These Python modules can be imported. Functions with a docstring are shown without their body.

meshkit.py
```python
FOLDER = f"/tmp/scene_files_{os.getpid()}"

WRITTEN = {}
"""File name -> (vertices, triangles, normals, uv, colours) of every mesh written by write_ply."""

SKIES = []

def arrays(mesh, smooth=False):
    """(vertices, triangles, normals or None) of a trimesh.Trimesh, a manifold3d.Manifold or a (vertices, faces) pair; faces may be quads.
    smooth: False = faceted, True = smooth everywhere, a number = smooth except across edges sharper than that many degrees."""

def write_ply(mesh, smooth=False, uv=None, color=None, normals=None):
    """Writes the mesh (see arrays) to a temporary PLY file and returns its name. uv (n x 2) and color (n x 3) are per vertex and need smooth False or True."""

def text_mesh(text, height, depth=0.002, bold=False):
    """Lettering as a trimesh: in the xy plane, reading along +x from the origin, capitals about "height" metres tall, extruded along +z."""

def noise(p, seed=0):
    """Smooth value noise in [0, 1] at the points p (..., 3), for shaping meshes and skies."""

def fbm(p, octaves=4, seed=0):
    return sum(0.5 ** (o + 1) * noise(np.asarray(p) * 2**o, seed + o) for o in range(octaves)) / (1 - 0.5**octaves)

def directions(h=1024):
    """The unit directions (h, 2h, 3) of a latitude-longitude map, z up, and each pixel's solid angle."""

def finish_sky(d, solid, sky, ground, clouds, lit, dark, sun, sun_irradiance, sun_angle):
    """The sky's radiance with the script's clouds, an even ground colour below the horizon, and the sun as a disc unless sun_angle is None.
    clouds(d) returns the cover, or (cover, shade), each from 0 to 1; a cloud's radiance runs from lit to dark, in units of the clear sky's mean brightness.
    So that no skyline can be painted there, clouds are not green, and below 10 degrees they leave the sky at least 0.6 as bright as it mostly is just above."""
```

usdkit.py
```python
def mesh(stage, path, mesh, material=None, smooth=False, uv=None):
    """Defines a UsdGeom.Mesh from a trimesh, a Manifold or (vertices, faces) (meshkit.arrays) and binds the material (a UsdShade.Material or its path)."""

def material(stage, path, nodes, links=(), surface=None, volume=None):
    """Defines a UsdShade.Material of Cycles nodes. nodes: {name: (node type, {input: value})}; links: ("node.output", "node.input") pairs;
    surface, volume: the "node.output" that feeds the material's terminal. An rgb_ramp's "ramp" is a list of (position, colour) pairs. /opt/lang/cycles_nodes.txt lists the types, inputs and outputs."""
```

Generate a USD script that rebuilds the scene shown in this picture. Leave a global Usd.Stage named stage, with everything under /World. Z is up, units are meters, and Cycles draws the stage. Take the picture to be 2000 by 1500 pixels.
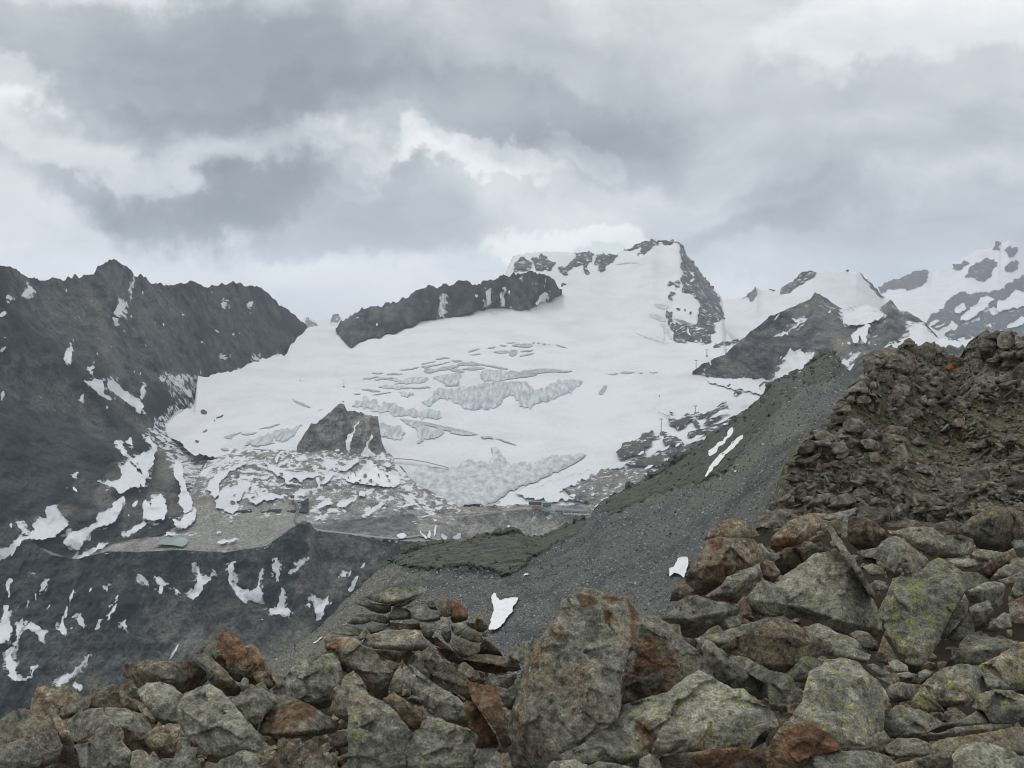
import math, random, re
import numpy as np
import trimesh
import usdkit
import meshkit
from scipy.spatial import Delaunay
from shapely.geometry import Polygon, LineString, Point
from shapely import contains_xy
from pxr import Usd, UsdGeom, UsdLux, UsdShade, Sdf, Gf, Vt

stage = Usd.Stage.CreateInMemory()
UsdGeom.SetStageUpAxis(stage, UsdGeom.Tokens.z)
UsdGeom.SetStageMetersPerUnit(stage, 1.0)
UsdGeom.Xform.Define(stage, '/World')
UsdGeom.Scope.Define(stage, '/World/Looks')

# ------------------------------------------------------------------ camera, sky, sun, exposure
FPX, HORIZON = 2144.5, 600.0                 # focal length and horizon line, in pixels of the 2000 x 1500 photograph
PITCH = math.atan((750 - HORIZON) / FPX)
cam = UsdGeom.Camera.Define(stage, '/World/camera')
cam.CreateHorizontalApertureAttr(36.0)
cam.CreateVerticalApertureAttr(27.0)
cam.CreateFocalLengthAttr(36.0 * FPX / 2000)
cam.CreateClippingRangeAttr(Gf.Vec2f(0.1, 60000))
cam.AddRotateXOp().Set(90 - math.degrees(PITCH))
cam.GetExposureAttr().Set(0.0)

SUN_AZ, SUN_EL = math.radians(-30), math.radians(58)   # a veiled sun, ahead and to the left
SUN_DIR = np.array([math.sin(SUN_AZ) * math.cos(SUN_EL), math.cos(SUN_AZ) * math.cos(SUN_EL), math.sin(SUN_EL)])
sun = UsdLux.DistantLight.Define(stage, '/World/sun')
sun.CreateIntensityAttr(0.4)
sun.CreateAngleAttr(14.0)
sun.CreateNormalizeAttr(True)
sun.CreateColorAttr(Gf.Vec3f(1.0, 0.97, 0.92))
sun.AddRotateZOp().Set(-math.degrees(SUN_AZ))
sun.AddRotateXOp().Set(-(90 - math.degrees(SUN_EL)))


def rays(px, py):
    """World directions, scaled to y = 1, through points of the photograph."""
    x = (np.asarray(px, float) - 1000) / FPX
    v = -(np.asarray(py, float) - 750) / FPX
    c, s = math.cos(PITCH), math.sin(PITCH)
    y, z = c + v * s, -s + v * c
    return np.stack([x / y, np.ones_like(y), z / y], -1)


def at(px, py, Y):
    return rays(px, py) * np.asarray(Y, float)[..., None]


# the sky: a single-scattering sky behind a thick, broken layer of cloud. Clouds are placed by direction and frayed by noise.
def sky_material():
    n = {'tc': ('texture_coordinate', {}),
         'sky': ('sky_texture', {'sky_type': 'single_scattering', 'sun_disc': False, 'sun_elevation': SUN_EL, 'sun_rotation': SUN_AZ, 'altitude': 3000.0}),
         'w1': ('noise_texture', {'scale': 4.5, 'detail': 7.0, 'roughness': 0.6}),
         'w1c': ('mix', {'mix_type': 'subtract', 'fac': 1.0, 'color2': (0.5, 0.5, 0.5)}),
         'w1s': ('mix', {'mix_type': 'multiply', 'fac': 1.0, 'color2': (0.28, 0.16, 0.26)}),
         'w1a': ('mix', {'mix_type': 'add', 'fac': 1.0}),
         'sxyz': ('separate_xyz', {})}
    l = [('tc.generated', 'w1.vector'), ('w1.color', 'w1c.color1'), ('w1c.color', 'w1s.color1'),
         ('tc.generated', 'w1a.color1'), ('w1s.color', 'w1a.color2'), ('tc.generated', 'sxyz.vector')]
    blobs = [  # centre and half-size in pixels of the photograph, brightness added
        (240, 110, 520, 120, -.13), (760, 110, 520, 170, -.11), (1010, 230, 330, 85, -.08), (1330, 90, 380, 190, -.04),
        (1720, 190, 420, 150, -.07), (1850, 380, 330, 130, -.06), (330, 318, 250, 110, -.15), (590, 408, 340, 90, -.16),
        (150, 395, 220, 50, -.04), (1460, 390, 230, 60, -.05), (560, 210, 90, 45, -.05), (1250, 330, 420, 120, -.03), (1640, 460, 380, 75, -.07),
        (190, 262, 400, 60, .085), (35, 150, 70, 60, .10), (950, 312, 150, 36, .11), (1110, 455, 150, 30, .12), (1820, 15, 280, 75, .10),
        (1140, 255, 60, 35, .07), (820, 290, 110, 40, .06), (50, 320, 150, 120, .05), (1010, 415, 260, 50, .03), (640, 345, 60, 30, .04)]
    last = None
    for i, (cx, cy, rx, ry, a) in enumerate(blobs):
        d = rays(cx, cy); k = 1 / np.linalg.norm(d); d = d * k
        sx, sz = FPX * 1.25 / rx * 1.0, FPX * 1.25 / ry
        sx, sz = FPX / (1.35 * rx), FPX / (1.35 * ry)
        sy = 1.6
        n[f'm{i}'] = ('mapping', {'mapping_type': 'point', 'scale': (sx, sy, sz), 'location': (-d[0] * sx, -d[1] * sy, -d[2] * sz)})
        n[f'g{i}'] = ('gradient_texture', {'gradient_type': 'spherical'})
        n[f'r{i}'] = ('map_range', {'range_type': 'smoothstep', 'from_min': 0.05, 'from_max': 0.42, 'to_min': 0.0, 'to_max': a, 'clamp': True})
        l += [('w1a.color', f'm{i}.vector'), (f'm{i}.vector', f'g{i}.vector'), (f'g{i}.fac', f'r{i}.value')]
        if last is None:
            last = f'r{i}.result'
        else:
            n[f's{i}'] = ('math', {'math_type': 'add'})
            l += [(last, f's{i}.value1'), (f'r{i}.result', f's{i}.value2')]
            last = f's{i}.value'
    n['fine'] = ('noise_texture', {'scale': 7.0, 'detail': 8.0, 'roughness': 0.55, 'distortion': 0.4})
    n['fa'] = ('map_range', {'from_min': 0.3, 'from_max': 0.7, 'to_min': -0.055, 'to_max': 0.055})
    n['coarse'] = ('noise_texture', {'scale': 1.6, 'detail': 4.0, 'roughness': 0.5})
    n['ca'] = ('map_range', {'from_min': 0.3, 'from_max': 0.7, 'to_min': -0.03, 'to_max': 0.03})
    n['sq'] = ('mapping', {'mapping_type': 'point', 'scale': (1.0, 1.0, 2.2)})
    n['t1'] = ('math', {'math_type': 'add'}); n['t2'] = ('math', {'math_type': 'add'}); n['t3'] = ('math', {'math_type': 'add', 'value2': 0.855})
    # an overcast sky is brighter overhead than at the horizon, all round
    n['zen'] = ('map_range', {'from_min': 0.35, 'from_max': 1.0, 'to_min': 1.0, 'to_max': ZENITH, 'clamp': True})
    n['ramp'] = ('rgb_ramp', {'ramp': [(0.0, (0.10, 0.12, 0.14)), (0.5, (0.245, 0.275, 0.30)), (0.62, (0.33, 0.365, 0.40)), (0.72, (0.47, 0.51, 0.545)),
                                       (0.80, (0.61, 0.65, 0.685)), (0.9, (0.80, 0.825, 0.845)), (1.0, (0.95, 0.955, 0.955))]})
    n['mul'] = ('mix', {'mix_type': 'multiply', 'fac': 1.0})
    n['gain'] = ('mix', {'mix_type': 'multiply', 'fac': 1.0, 'color2': (CLOUD_GAIN,) * 3})
    n['cover'] = ('mix', {'mix_type': 'mix', 'fac': 0.97})
    n['bg'] = ('background_shader', {'strength': SKY_STRENGTH})
    l += [('tc.generated', 'sq.vector'), ('sq.vector', 'fine.vector'), ('sq.vector', 'coarse.vector'), ('fine.fac', 'fa.value'), ('coarse.fac', 'ca.value'),
          (last, 't1.value1'), ('fa.result', 't1.value2'), ('t1.value', 't2.value1'), ('ca.result', 't2.value2'), ('t2.value', 't3.value1'),
          ('t3.value', 'ramp.fac'), ('sxyz.z', 'zen.value'), ('ramp.color', 'mul.color1'), ('zen.result', 'mul.color2'), ('mul.color', 'gain.color1'),
          ('sky.color', 'cover.color1'), ('gain.color', 'cover.color2'), ('cover.color', 'bg.color')]
    return usdkit.material(stage, '/World/Looks/cloudy_sky', n, l, surface='bg.background')


HAZE = 2.7e-5
SKY_STRENGTH, ZENITH = 0.1, 1.7
CLOUD_GAIN = 1.0 / SKY_STRENGTH
dome = UsdLux.DomeLight.Define(stage, '/World/sky')
dome.GetPrim().SetCustomDataByKey('kind', 'structure')
UsdShade.MaterialBindingAPI.Apply(dome.GetPrim()).Bind(sky_material())

# ------------------------------------------------------------------ helpers
noise = meshkit.noise
names = {}


def numbered(parent, name):
    k = names.get((parent, name), 0)
    names[(parent, name)] = k + 1
    return f'{parent}/{name}' + (f'_{k:03d}' if k else '')


def tag(prim, label=None, cat=None, group=None, kind=None):
    for k, v in (('label', label), ('category', cat), ('group', group), ('kind', kind)):
        if v:
            prim.SetCustomDataByKey(k, v)
    return prim


def build(name, v, f, mat, parent='/World', smooth=True, mask=None, **custom):
    """ONE mesh prim of the scene."""
    path = numbered(parent, name)
    m = usdkit.mesh(stage, path, (v, f), mat, smooth=smooth)
    if mask is not None:
        UsdGeom.PrimvarsAPI(m).CreatePrimvar('mask', Sdf.ValueTypeNames.Color3fArray, 'vertex').Set(Vt.Vec3fArray.FromNumpy(np.asarray(mask, np.float32)))
    tag(m.GetPrim(), **custom)
    return m.GetPrim()


def thing(name, label, cat, loc=(0, 0, 0), rz=0.0, group=None):
    x = UsdGeom.Xform.Define(stage, numbered('/World', name))
    x.AddTranslateOp().Set(Gf.Vec3d(*map(float, loc)))
    x.AddRotateZOp().Set(float(rz))
    tag(x.GetPrim(), label, cat, group)
    return x.GetPrim()


def fbm(p, octaves=4, seed=0):
    return meshkit.fbm(p, octaves, seed)


def ridged(p, octaves=4, seed=0):
    return sum(0.5 ** o * (1 - np.abs(2 * noise(np.asarray(p) * 2.0 ** o, seed + 7 * o) - 1)) for o in range(octaves)) / (2 - 0.5 ** (octaves - 1))


CROPS = {'A': (0, 480, 2000 / 700), 'B': (600, 430, 10 / 3), 'C': (1000, 430, 10 / 3), 'D': (1400, 430, 10 / 3), 'E': (400, 780, 20 / 9), 'F': (0, 900, 2000 / 700),
         'G': (1200, 640, 50 / 9), 'H': (380, 780, 5.0), 'I': (640, 620, 4.0), 'J': (1460, 630, 5.0), 'L': (1000, 880, 4.0), 'M': (900, 920, 20 / 3), 'P': (0, 0, 1.0),
         'a': (0, 1200, 5.0), 'b': (300, 1200, 5.0), 'c': (600, 1100, 3.75), 'd': (950, 1100, 3.75), 'e': (1250, 950, 5.0), 'f': (1600, 950, 5.0),
         'g': (1300, 1200, 5.0), 'h': (1600, 1200, 5.0), 'i': (600, 1130, 2000 / 260), 'j': (780, 1140, 2000 / 260), 'q': (1640, 630, 50 / 9), 'r': (1480, 800, 5.0)}


def pts(text):
    """'A 10,20 30,40' : points read off an enlarged part of the photograph, in pixels of the whole photograph."""
    out, (x0, y0, s) = [], CROPS['P']
    for w in text.split():
        if ',' in w:
            a, b = w.split(',')
            out.append((x0 + float(a) / s, y0 + float(b) / s))
        elif w in CROPS:
            x0, y0, s = CROPS[w]
    return np.array(out)


# ------------------------------------------------------------------ materials
LOOK = '/World/Looks/'


def rock_far(name, dark, light, brown, scale, tint=None, rough=0.95, bump=0.0, contrast=(0.35, 0.65), deep=(0.012, 0.017, 0.018)):
    n = {'g': ('geometry', {}),
         'n1': ('noise_texture', {'scale': scale, 'detail': 8.0, 'roughness': 0.68}),
         'n2': ('noise_texture', {'scale': scale * 0.17, 'detail': 5.0, 'roughness': 0.6}),
         'n3': ('noise_texture', {'scale': scale * 5.0, 'detail': 4.0, 'roughness': 0.7}),
         'r1': ('rgb_ramp', {'ramp': [(contrast[0], dark), (contrast[1], light)]}),
         'r2': ('map_range', {'from_min': 0.48, 'from_max': 0.68, 'to_min': 0.0, 'to_max': 0.75, 'clamp': True}),
         'r3': ('map_range', {'from_min': 0.25, 'from_max': 0.75, 'to_min': 0.2, 'to_max': 1.8}),
         'm': ('mix', {'mix_type': 'mix', 'color2': brown}),
         'mm': ('mix', {'mix_type': 'multiply', 'fac': 1.0}),
         'a': ('attribute', {'attribute': 'mask'}),
         'sep': ('separate_color', {'color_type': 'rgb'}),
         'ms': ('mix', {'mix_type': 'mix', 'color2': tint or (0.17, 0.15, 0.125)}),
         'ms2': ('mix', {'mix_type': 'mix', 'color2': deep}),
         'sn': ('noise_texture', {'scale': scale * 1.7, 'detail': 5.0, 'roughness': 0.66}), 'sv': ('math', {'math_type': 'multiply_add', 'value2': 2.6, 'value3': -1.58}), 'sa': ('math', {'math_type': 'add'}),
         'sz': ('map_range', {'range_type': 'smoothstep', 'from_min': 0.30, 'from_max': 0.44, 'clamp': True}), 'sm': ('mix', {'mix_type': 'mix', 'color2': (0.49, 0.497, 0.51)}),
         'p': ('principled_bsdf', {'roughness': rough, 'specular_ior_level': 0.15})}
    l = [('g.position', 'n1.vector'), ('g.position', 'n2.vector'), ('g.position', 'n3.vector'), ('n1.fac', 'r1.fac'), ('n2.fac', 'r2.value'), ('n3.fac', 'r3.value'),
         ('r1.color', 'm.color1'), ('r2.result', 'm.fac'), ('a.color', 'sep.color'), ('sep.r', 'ms.fac'), ('m.color', 'ms.color1'),
         ('ms.color', 'ms2.color1'), ('sep.g', 'ms2.fac'), ('ms2.color', 'mm.color1'), ('r3.result', 'mm.color2'), ('g.position', 'sn.vector'), ('sn.fac', 'sv.value1'), ('sv.value', 'sa.value1'), ('sep.b', 'sa.value2'), ('sa.value', 'sz.value'),
         ('mm.color', 'sm.color1'), ('sz.result', 'sm.fac'), ('sm.color', 'p.base_color')]
    if bump:
        n['b'] = ('bump', {'strength': 0.8, 'distance': bump})
        l += [('n1.fac', 'b.height'), ('b.normal', 'p.normal')]
    return usdkit.material(stage, LOOK + name, n, l, surface='p.BSDF')


def snow_mat(name, base, dirty, scale, lo=0.5, hi=0.8, amount=0.6):
    n = {'g': ('geometry', {}), 'n': ('noise_texture', {'scale': scale, 'detail': 6.0, 'roughness': 0.6}),
         'n2': ('noise_texture', {'scale': scale * 14, 'detail': 4.0, 'roughness': 0.6}),
         'r': ('map_range', {'from_min': lo, 'from_max': hi, 'to_min': 0.0, 'to_max': amount, 'clamp': True}),
         'r2': ('map_range', {'from_min': 0.3, 'from_max': 0.7, 'to_min': 0.94, 'to_max': 1.02}),
         'm': ('mix', {'mix_type': 'mix', 'color1': base, 'color2': dirty}), 'mm': ('mix', {'mix_type': 'multiply', 'fac': 1.0}),
         'p': ('principled_bsdf', {'roughness': 0.8, 'specular_ior_level': 0.2})}
    return usdkit.material(stage, LOOK + name, n, [('g.position', 'n.vector'), ('g.position', 'n2.vector'), ('n.fac', 'r.value'), ('n2.fac', 'r2.value'), ('r.result', 'm.fac'),
                                                   ('m.color', 'mm.color1'), ('r2.result', 'mm.color2'), ('mm.color', 'p.base_color')], surface='p.BSDF')


def ice_mat(name, light, dark, scale, stretch):
    n = {'g': ('geometry', {}), 'mp': ('mapping', {'mapping_type': 'point', 'scale': stretch}), 'n': ('noise_texture', {'scale': scale, 'detail': 6.0, 'roughness': 0.7}),
         'r': ('rgb_ramp', {'ramp': [(0.3, dark), (0.5, tuple(0.5 * (a + b) for a, b in zip(light, dark))), (0.68, light)]}),
         'p': ('principled_bsdf', {'roughness': 0.6, 'specular_ior_level': 0.3})}
    return usdkit.material(stage, LOOK + name, n, [('g.position', 'mp.vector'), ('mp.vector', 'n.vector'), ('n.fac', 'r.fac'), ('r.color', 'p.base_color')], surface='p.BSDF')


def plain(name, color, rough=0.8, **kw):
    return usdkit.material(stage, LOOK + name, {'n': ('noise_texture', {'scale': 3.0, 'detail': 3.0}), 'g': ('geometry', {}), 'r': ('map_range', {'from_min': 0.2, 'from_max': 0.8, 'to_min': 0.8, 'to_max': 1.15}),
                                                'm': ('mix', {'mix_type': 'multiply', 'fac': 1.0, 'color1': color}), 'p': ('principled_bsdf', {'roughness': rough, **kw})},
                           [('g.position', 'n.vector'), ('n.fac', 'r.value'), ('r.result', 'm.color2'), ('m.color', 'p.base_color')], surface='p.BSDF')


M = {
    'mountain': rock_far('mountain_rock', (0.012, 0.018, 0.018), (0.075, 0.084, 0.08), (0.05, 0.05, 0.046), 0.03, tint=(0.135, 0.126, 0.112), contrast=(0.4, 0.62), bump=14.0),
    'far': rock_far('far_rock', (0.03, 0.035, 0.04), (0.10, 0.10, 0.10), (0.10, 0.09, 0.08), 0.012, contrast=(0.38, 0.62), bump=30.0),
    'bench': rock_far('moraine', (0.095, 0.09, 0.083), (0.25, 0.24, 0.225), (0.18, 0.165, 0.148), 0.035, tint=(0.175, 0.18, 0.16), contrast=(0.38, 0.62), bump=4.0),
    'peak': rock_far('peak_rock', (0.03, 0.033, 0.034), (0.115, 0.115, 0.11), (0.11, 0.098, 0.085), 0.025, contrast=(0.4, 0.62), bump=12.0),
    'scree': rock_far('scree', (0.035, 0.037, 0.037), (0.125, 0.126, 0.122), (0.085, 0.08, 0.072), 0.9, tint=(0.115, 0.112, 0.075), contrast=(0.4, 0.62), bump=0.5),
    'mossy': rock_far('mossy_outcrop', (0.012, 0.014, 0.012), (0.115, 0.116, 0.10), (0.075, 0.072, 0.05), 0.22, tint=(0.09, 0.09, 0.05), contrast=(0.4, 0.62), bump=1.5),
    'hill': plain('hill_ground', (0.09, 0.085, 0.08), 0.95),
    'snow': snow_mat('snow', (0.50, 0.507, 0.522), (0.355, 0.362, 0.372), 0.006, lo=0.46, hi=0.78, amount=0.6),
    'snow_dirty': snow_mat('dirty_snow', (0.58, 0.575, 0.56), (0.36, 0.345, 0.31), 0.03, lo=0.45, hi=0.75, amount=0.7),
    'snow_near': snow_mat('clean_snow', (0.58, 0.585, 0.595), (0.38, 0.375, 0.365), 0.5, lo=0.45, hi=0.75, amount=0.6),
    'ice': ice_mat('glacier_ice', (0.44, 0.47, 0.495), (0.13, 0.15, 0.168), 0.11, (1.0, 0.12, 0.2)),
    'ice_broken': ice_mat('broken_ice', (0.48, 0.49, 0.50), (0.17, 0.185, 0.195), 0.07, (1.0, 0.3, 1.8)),
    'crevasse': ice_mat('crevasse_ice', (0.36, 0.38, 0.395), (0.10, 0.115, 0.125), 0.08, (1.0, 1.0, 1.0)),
}

# ------------------------------------------------------------------ the terrain
def zone_mask(px, py, zones):
    """Soft-edged areas of another ground colour: [(channel, 'points', feather, amount)]."""
    out = np.zeros((len(px), 3))
    wx = px + 14 * (noise(np.stack([px / 23, py / 23, 0 * px], -1), 5) - 0.5) + 7 * (noise(np.stack([px / 8, py / 8, 0 * px], -1), 6) - 0.5)
    wy = py + 14 * (noise(np.stack([px / 23, py / 23, 0 * px + 9], -1), 5) - 0.5) + 7 * (noise(np.stack([px / 8, py / 8, 0 * px + 9], -1), 6) - 0.5)
    for ch, text, feather, amount in zones:
        poly = Polygon(pts(text)).buffer(0)
        bx0, by0, bx1, by1 = poly.buffer(feather).bounds
        idx = np.nonzero((wx > bx0) & (wx < bx1) & (wy > by0) & (wy < by1))[0]
        idx = idx[contains_xy(poly.buffer(feather), wx[idx], wy[idx])]
        if len(idx):
            from shapely import points, distance
            d = distance(poly, points(wx[idx], wy[idx]))
            out[idx, ch] = np.maximum(out[idx, ch], amount * np.clip(1 - d / max(feather, 1e-3), 0, 1))
    return out


PENDING = []


class Landform:
    """A piece of country: its skyline, its foot and lines between, each a run of (pixel x, pixel y, distance); slopes run straight between the lines,
    roughened by noise measured in metres."""

    def __init__(self, rows, rough=(), jag=0.0, seed=1, jagscale=14.0):
        self.flecks, self.foot = [], 0.0
        self.rows = [np.array(sorted(r, key=lambda q: q[0]), float) for r in rows]
        self.rough, self.jag, self.seed, self.jagscale = rough, jag, seed, jagscale
        self.x0, self.x1 = self.rows[0][0, 0], self.rows[0][-1, 0]

    def lines(self, x, jag=False):
        ys = np.stack([np.interp(x, r[:, 0], r[:, 1]) for r in self.rows])
        iv = np.stack([np.interp(x, r[:, 0], 1 / r[:, 2]) for r in self.rows])
        if self.jag and jag:
            t = np.asarray(x, float) / self.jagscale
            q = np.stack([t, 0 * t, 0 * t], -1)
            ys[0] += (self.jag(np.asarray(x, float)) if callable(self.jag) else self.jag) * (1.6 * (1 - ridged(q, 4, self.seed)) - 0.55)
        if self.foot and jag:
            t = np.asarray(x, float) / 13
            ys[-1] += self.foot * (ridged(np.stack([t, 0 * t, 0 * t + 5], -1), 4, self.seed + 1) - 0.6) * 2
        for k in range(1, len(ys)):
            ys[k] = np.maximum(ys[k], ys[k - 1] + 0.5)
        return ys, iv

    def base(self, px, py):
        px, py = np.asarray(px, float), np.asarray(py, float)
        ys, iv = self.lines(px)
        out = iv[0].copy()
        for k in range(len(ys) - 1):
            t = (py - ys[k]) / (ys[k + 1] - ys[k])
            seg = iv[k] + (iv[k + 1] - iv[k]) * t
            out = np.where(py >= ys[k], seg, out)
        return 1 / np.maximum(out, 1e-6)

    def Y(self, px, py):
        Y = self.base(px, py)
        P = at(px, py, Y)
        for amp, sx, sz, skew, kind, seed in self.rough:
            q = np.stack([(P[..., 0] + skew * P[..., 2]) / sx, P[..., 1] / sx * 0.5, P[..., 2] / sz], -1)
            Y = Y - amp * ((ridged(q, 5, seed) - 0.6) if kind == 'r' else (fbm(q, 5, seed) - 0.5) * 2)
        return Y

    def point(self, px, py, lift=0.0):
        Y = self.Y(px, py)
        return at(px, py, Y - lift)

    def relief(self, px, py):
        """Debris gathers in the hollows; the ribs between stay bare."""
        P = at(px, py, self.base(px, py))
        h = 0
        for w, (amp, sx, sz, skew, kind, seed) in zip((0.45, 0.55), self.rough[:2]):
            q = np.stack([(P[..., 0] + skew * P[..., 2]) / sx, P[..., 1] / sx * 0.5, P[..., 2] / sz], -1)
            h = h + w * ridged(q, 5, seed)
        return h

    def mesh(self, *a, **kw):
        PENDING.append((self, a, kw))

    def make(self, name, mat, step=3.0, back=(0.02, 0.06), zones=(), smooth=True, streaks=None, **custom):
        xs = np.arange(self.x0, self.x1 + step, step)
        ys, _ = self.lines(xs, True)
        n = max(4, int(np.ceil((ys[-1] - ys[0]).max() / step)))
        # rows share out between the lines so that the breaks of slope stay sharp
        t = np.linspace(0, 1, n + 1)
        PY = ys[0][None] + (ys[-1] - ys[0])[None] * t[:, None]
        PX = np.broadcast_to(xs, PY.shape)
        V = self.point(PX, PY)
        if back:
            b = V[0].copy(); d = np.linalg.norm(b, axis=1, keepdims=True)
            r1 = b + d * [[0, back[0], -back[1] * 0.35]]
            r2 = b + d * [[0, back[0] * 3, -back[1] * 1.6]]
            V = np.concatenate([r2[None], r1[None], V]); PX = np.concatenate([PX[:1], PX[:1], PX]); PY = np.concatenate([PY[:1], PY[:1], PY])
        rws, cls = V.shape[:2]
        i = np.arange(rws * cls).reshape(rws, cls)
        a, b_, c, d_ = i[:-1, :-1].ravel(), i[:-1, 1:].ravel(), i[1:, 1:].ravel(), i[1:, :-1].ravel()
        f = np.vstack([np.stack([a, d_, c], 1), np.stack([a, c, b_], 1)])
        v = V.reshape(-1, 3)
        mask = zone_mask(PX.ravel(), PY.ravel(), list(zones) + self.flecks)
        if streaks:
            h = self.relief(PX.ravel(), PY.ravel()); lo, mid, hi = np.quantile(h, [0.02, 0.5, 0.98])
            mask[:, 0] = np.clip(mask[:, 0] + streaks[0] * np.clip((mid - h) / (mid - lo), 0, 1) ** 1.5, 0, 1)
            mask[:, 1] = np.clip(mask[:, 1] + streaks[1] * np.clip((h - mid) / (hi - mid), 0, 1), 0, 1)
            mask[:, 2] = np.clip(mask[:, 2] + streaks[2] * np.clip((mid - h) / (mid - lo), 0, 1), 0, 1)
        return build(name, v, f, mat, smooth=smooth, mask=mask, **custom)


def roughen(poly, amp, step, seed, chaikin=0):
    """A traced outline made as ragged as a real edge."""
    for _ in range(chaikin):
        nx = np.roll(poly, -1, 0)
        poly = np.stack([0.78 * poly + 0.22 * nx, 0.22 * poly + 0.78 * nx], 1).reshape(-1, 2)
    ring = LineString(np.vstack([poly, poly[:1]]))
    n = max(6, int(ring.length / step))
    p = np.array([ring.interpolate(k / n, normalized=True).coords[0] for k in range(n)])
    q = np.stack([p[:, 0] / 8.0, p[:, 1] / 8.0, np.full(n, seed * 3.7 % 991)], -1)
    dx, dy = fbm(q, 3, seed) - 0.5, fbm(q + 31.7, 3, seed) - 0.5
    return p + amp * 2 * np.stack([dx, dy], -1)


def fill(poly, grid, amp, seed, edge=None, chaikin=0):
    """Triangles over a traced outline: (points, faces, distance of each point from the edge)."""
    edge = edge or grid * 0.7
    ring = roughen(poly, amp, edge, seed, chaikin)
    pg = Polygon(ring).buffer(0)
    if pg.geom_type != 'Polygon':
        pg = max(pg.geoms, key=lambda g: g.area)
    ring = np.array(pg.exterior.coords)[:-1]
    x0, y0, x1, y1 = pg.bounds
    gx, gy = np.meshgrid(np.arange(x0, x1, grid), np.arange(y0, y1, grid))
    rng = np.random.default_rng(seed)
    gx, gy = gx.ravel() + rng.uniform(-.3, .3, gx.size) * grid, gy.ravel() + rng.uniform(-.3, .3, gy.size) * grid
    inner = pg.buffer(-grid * 0.45)
    keep = contains_xy(inner, gx, gy) if not inner.is_empty else np.zeros(gx.size, bool)
    p = np.vstack([ring, np.stack([gx[keep], gy[keep]], 1)])
    tri = Delaunay(p).simplices
    c = p[tri].mean(1)
    tri = tri[contains_xy(pg, c[:, 0], c[:, 1])]
    s = (p[tri[:, 1], 0] - p[tri[:, 0], 0]) * (p[tri[:, 2], 1] - p[tri[:, 0], 1]) - (p[tri[:, 2], 0] - p[tri[:, 0], 0]) * (p[tri[:, 1], 1] - p[tri[:, 0], 1])
    tri = tri[np.abs(s) > 1e-6]; s = s[np.abs(s) > 1e-6]
    tri = np.where((s > 0)[:, None], tri[:, ::-1], tri)      # pixel y runs down: face the viewer
    from shapely import points, distance
    d = distance(pg.exterior, points(p[:, 0], p[:, 1]))
    return p, tri, d, len(ring)


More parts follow.
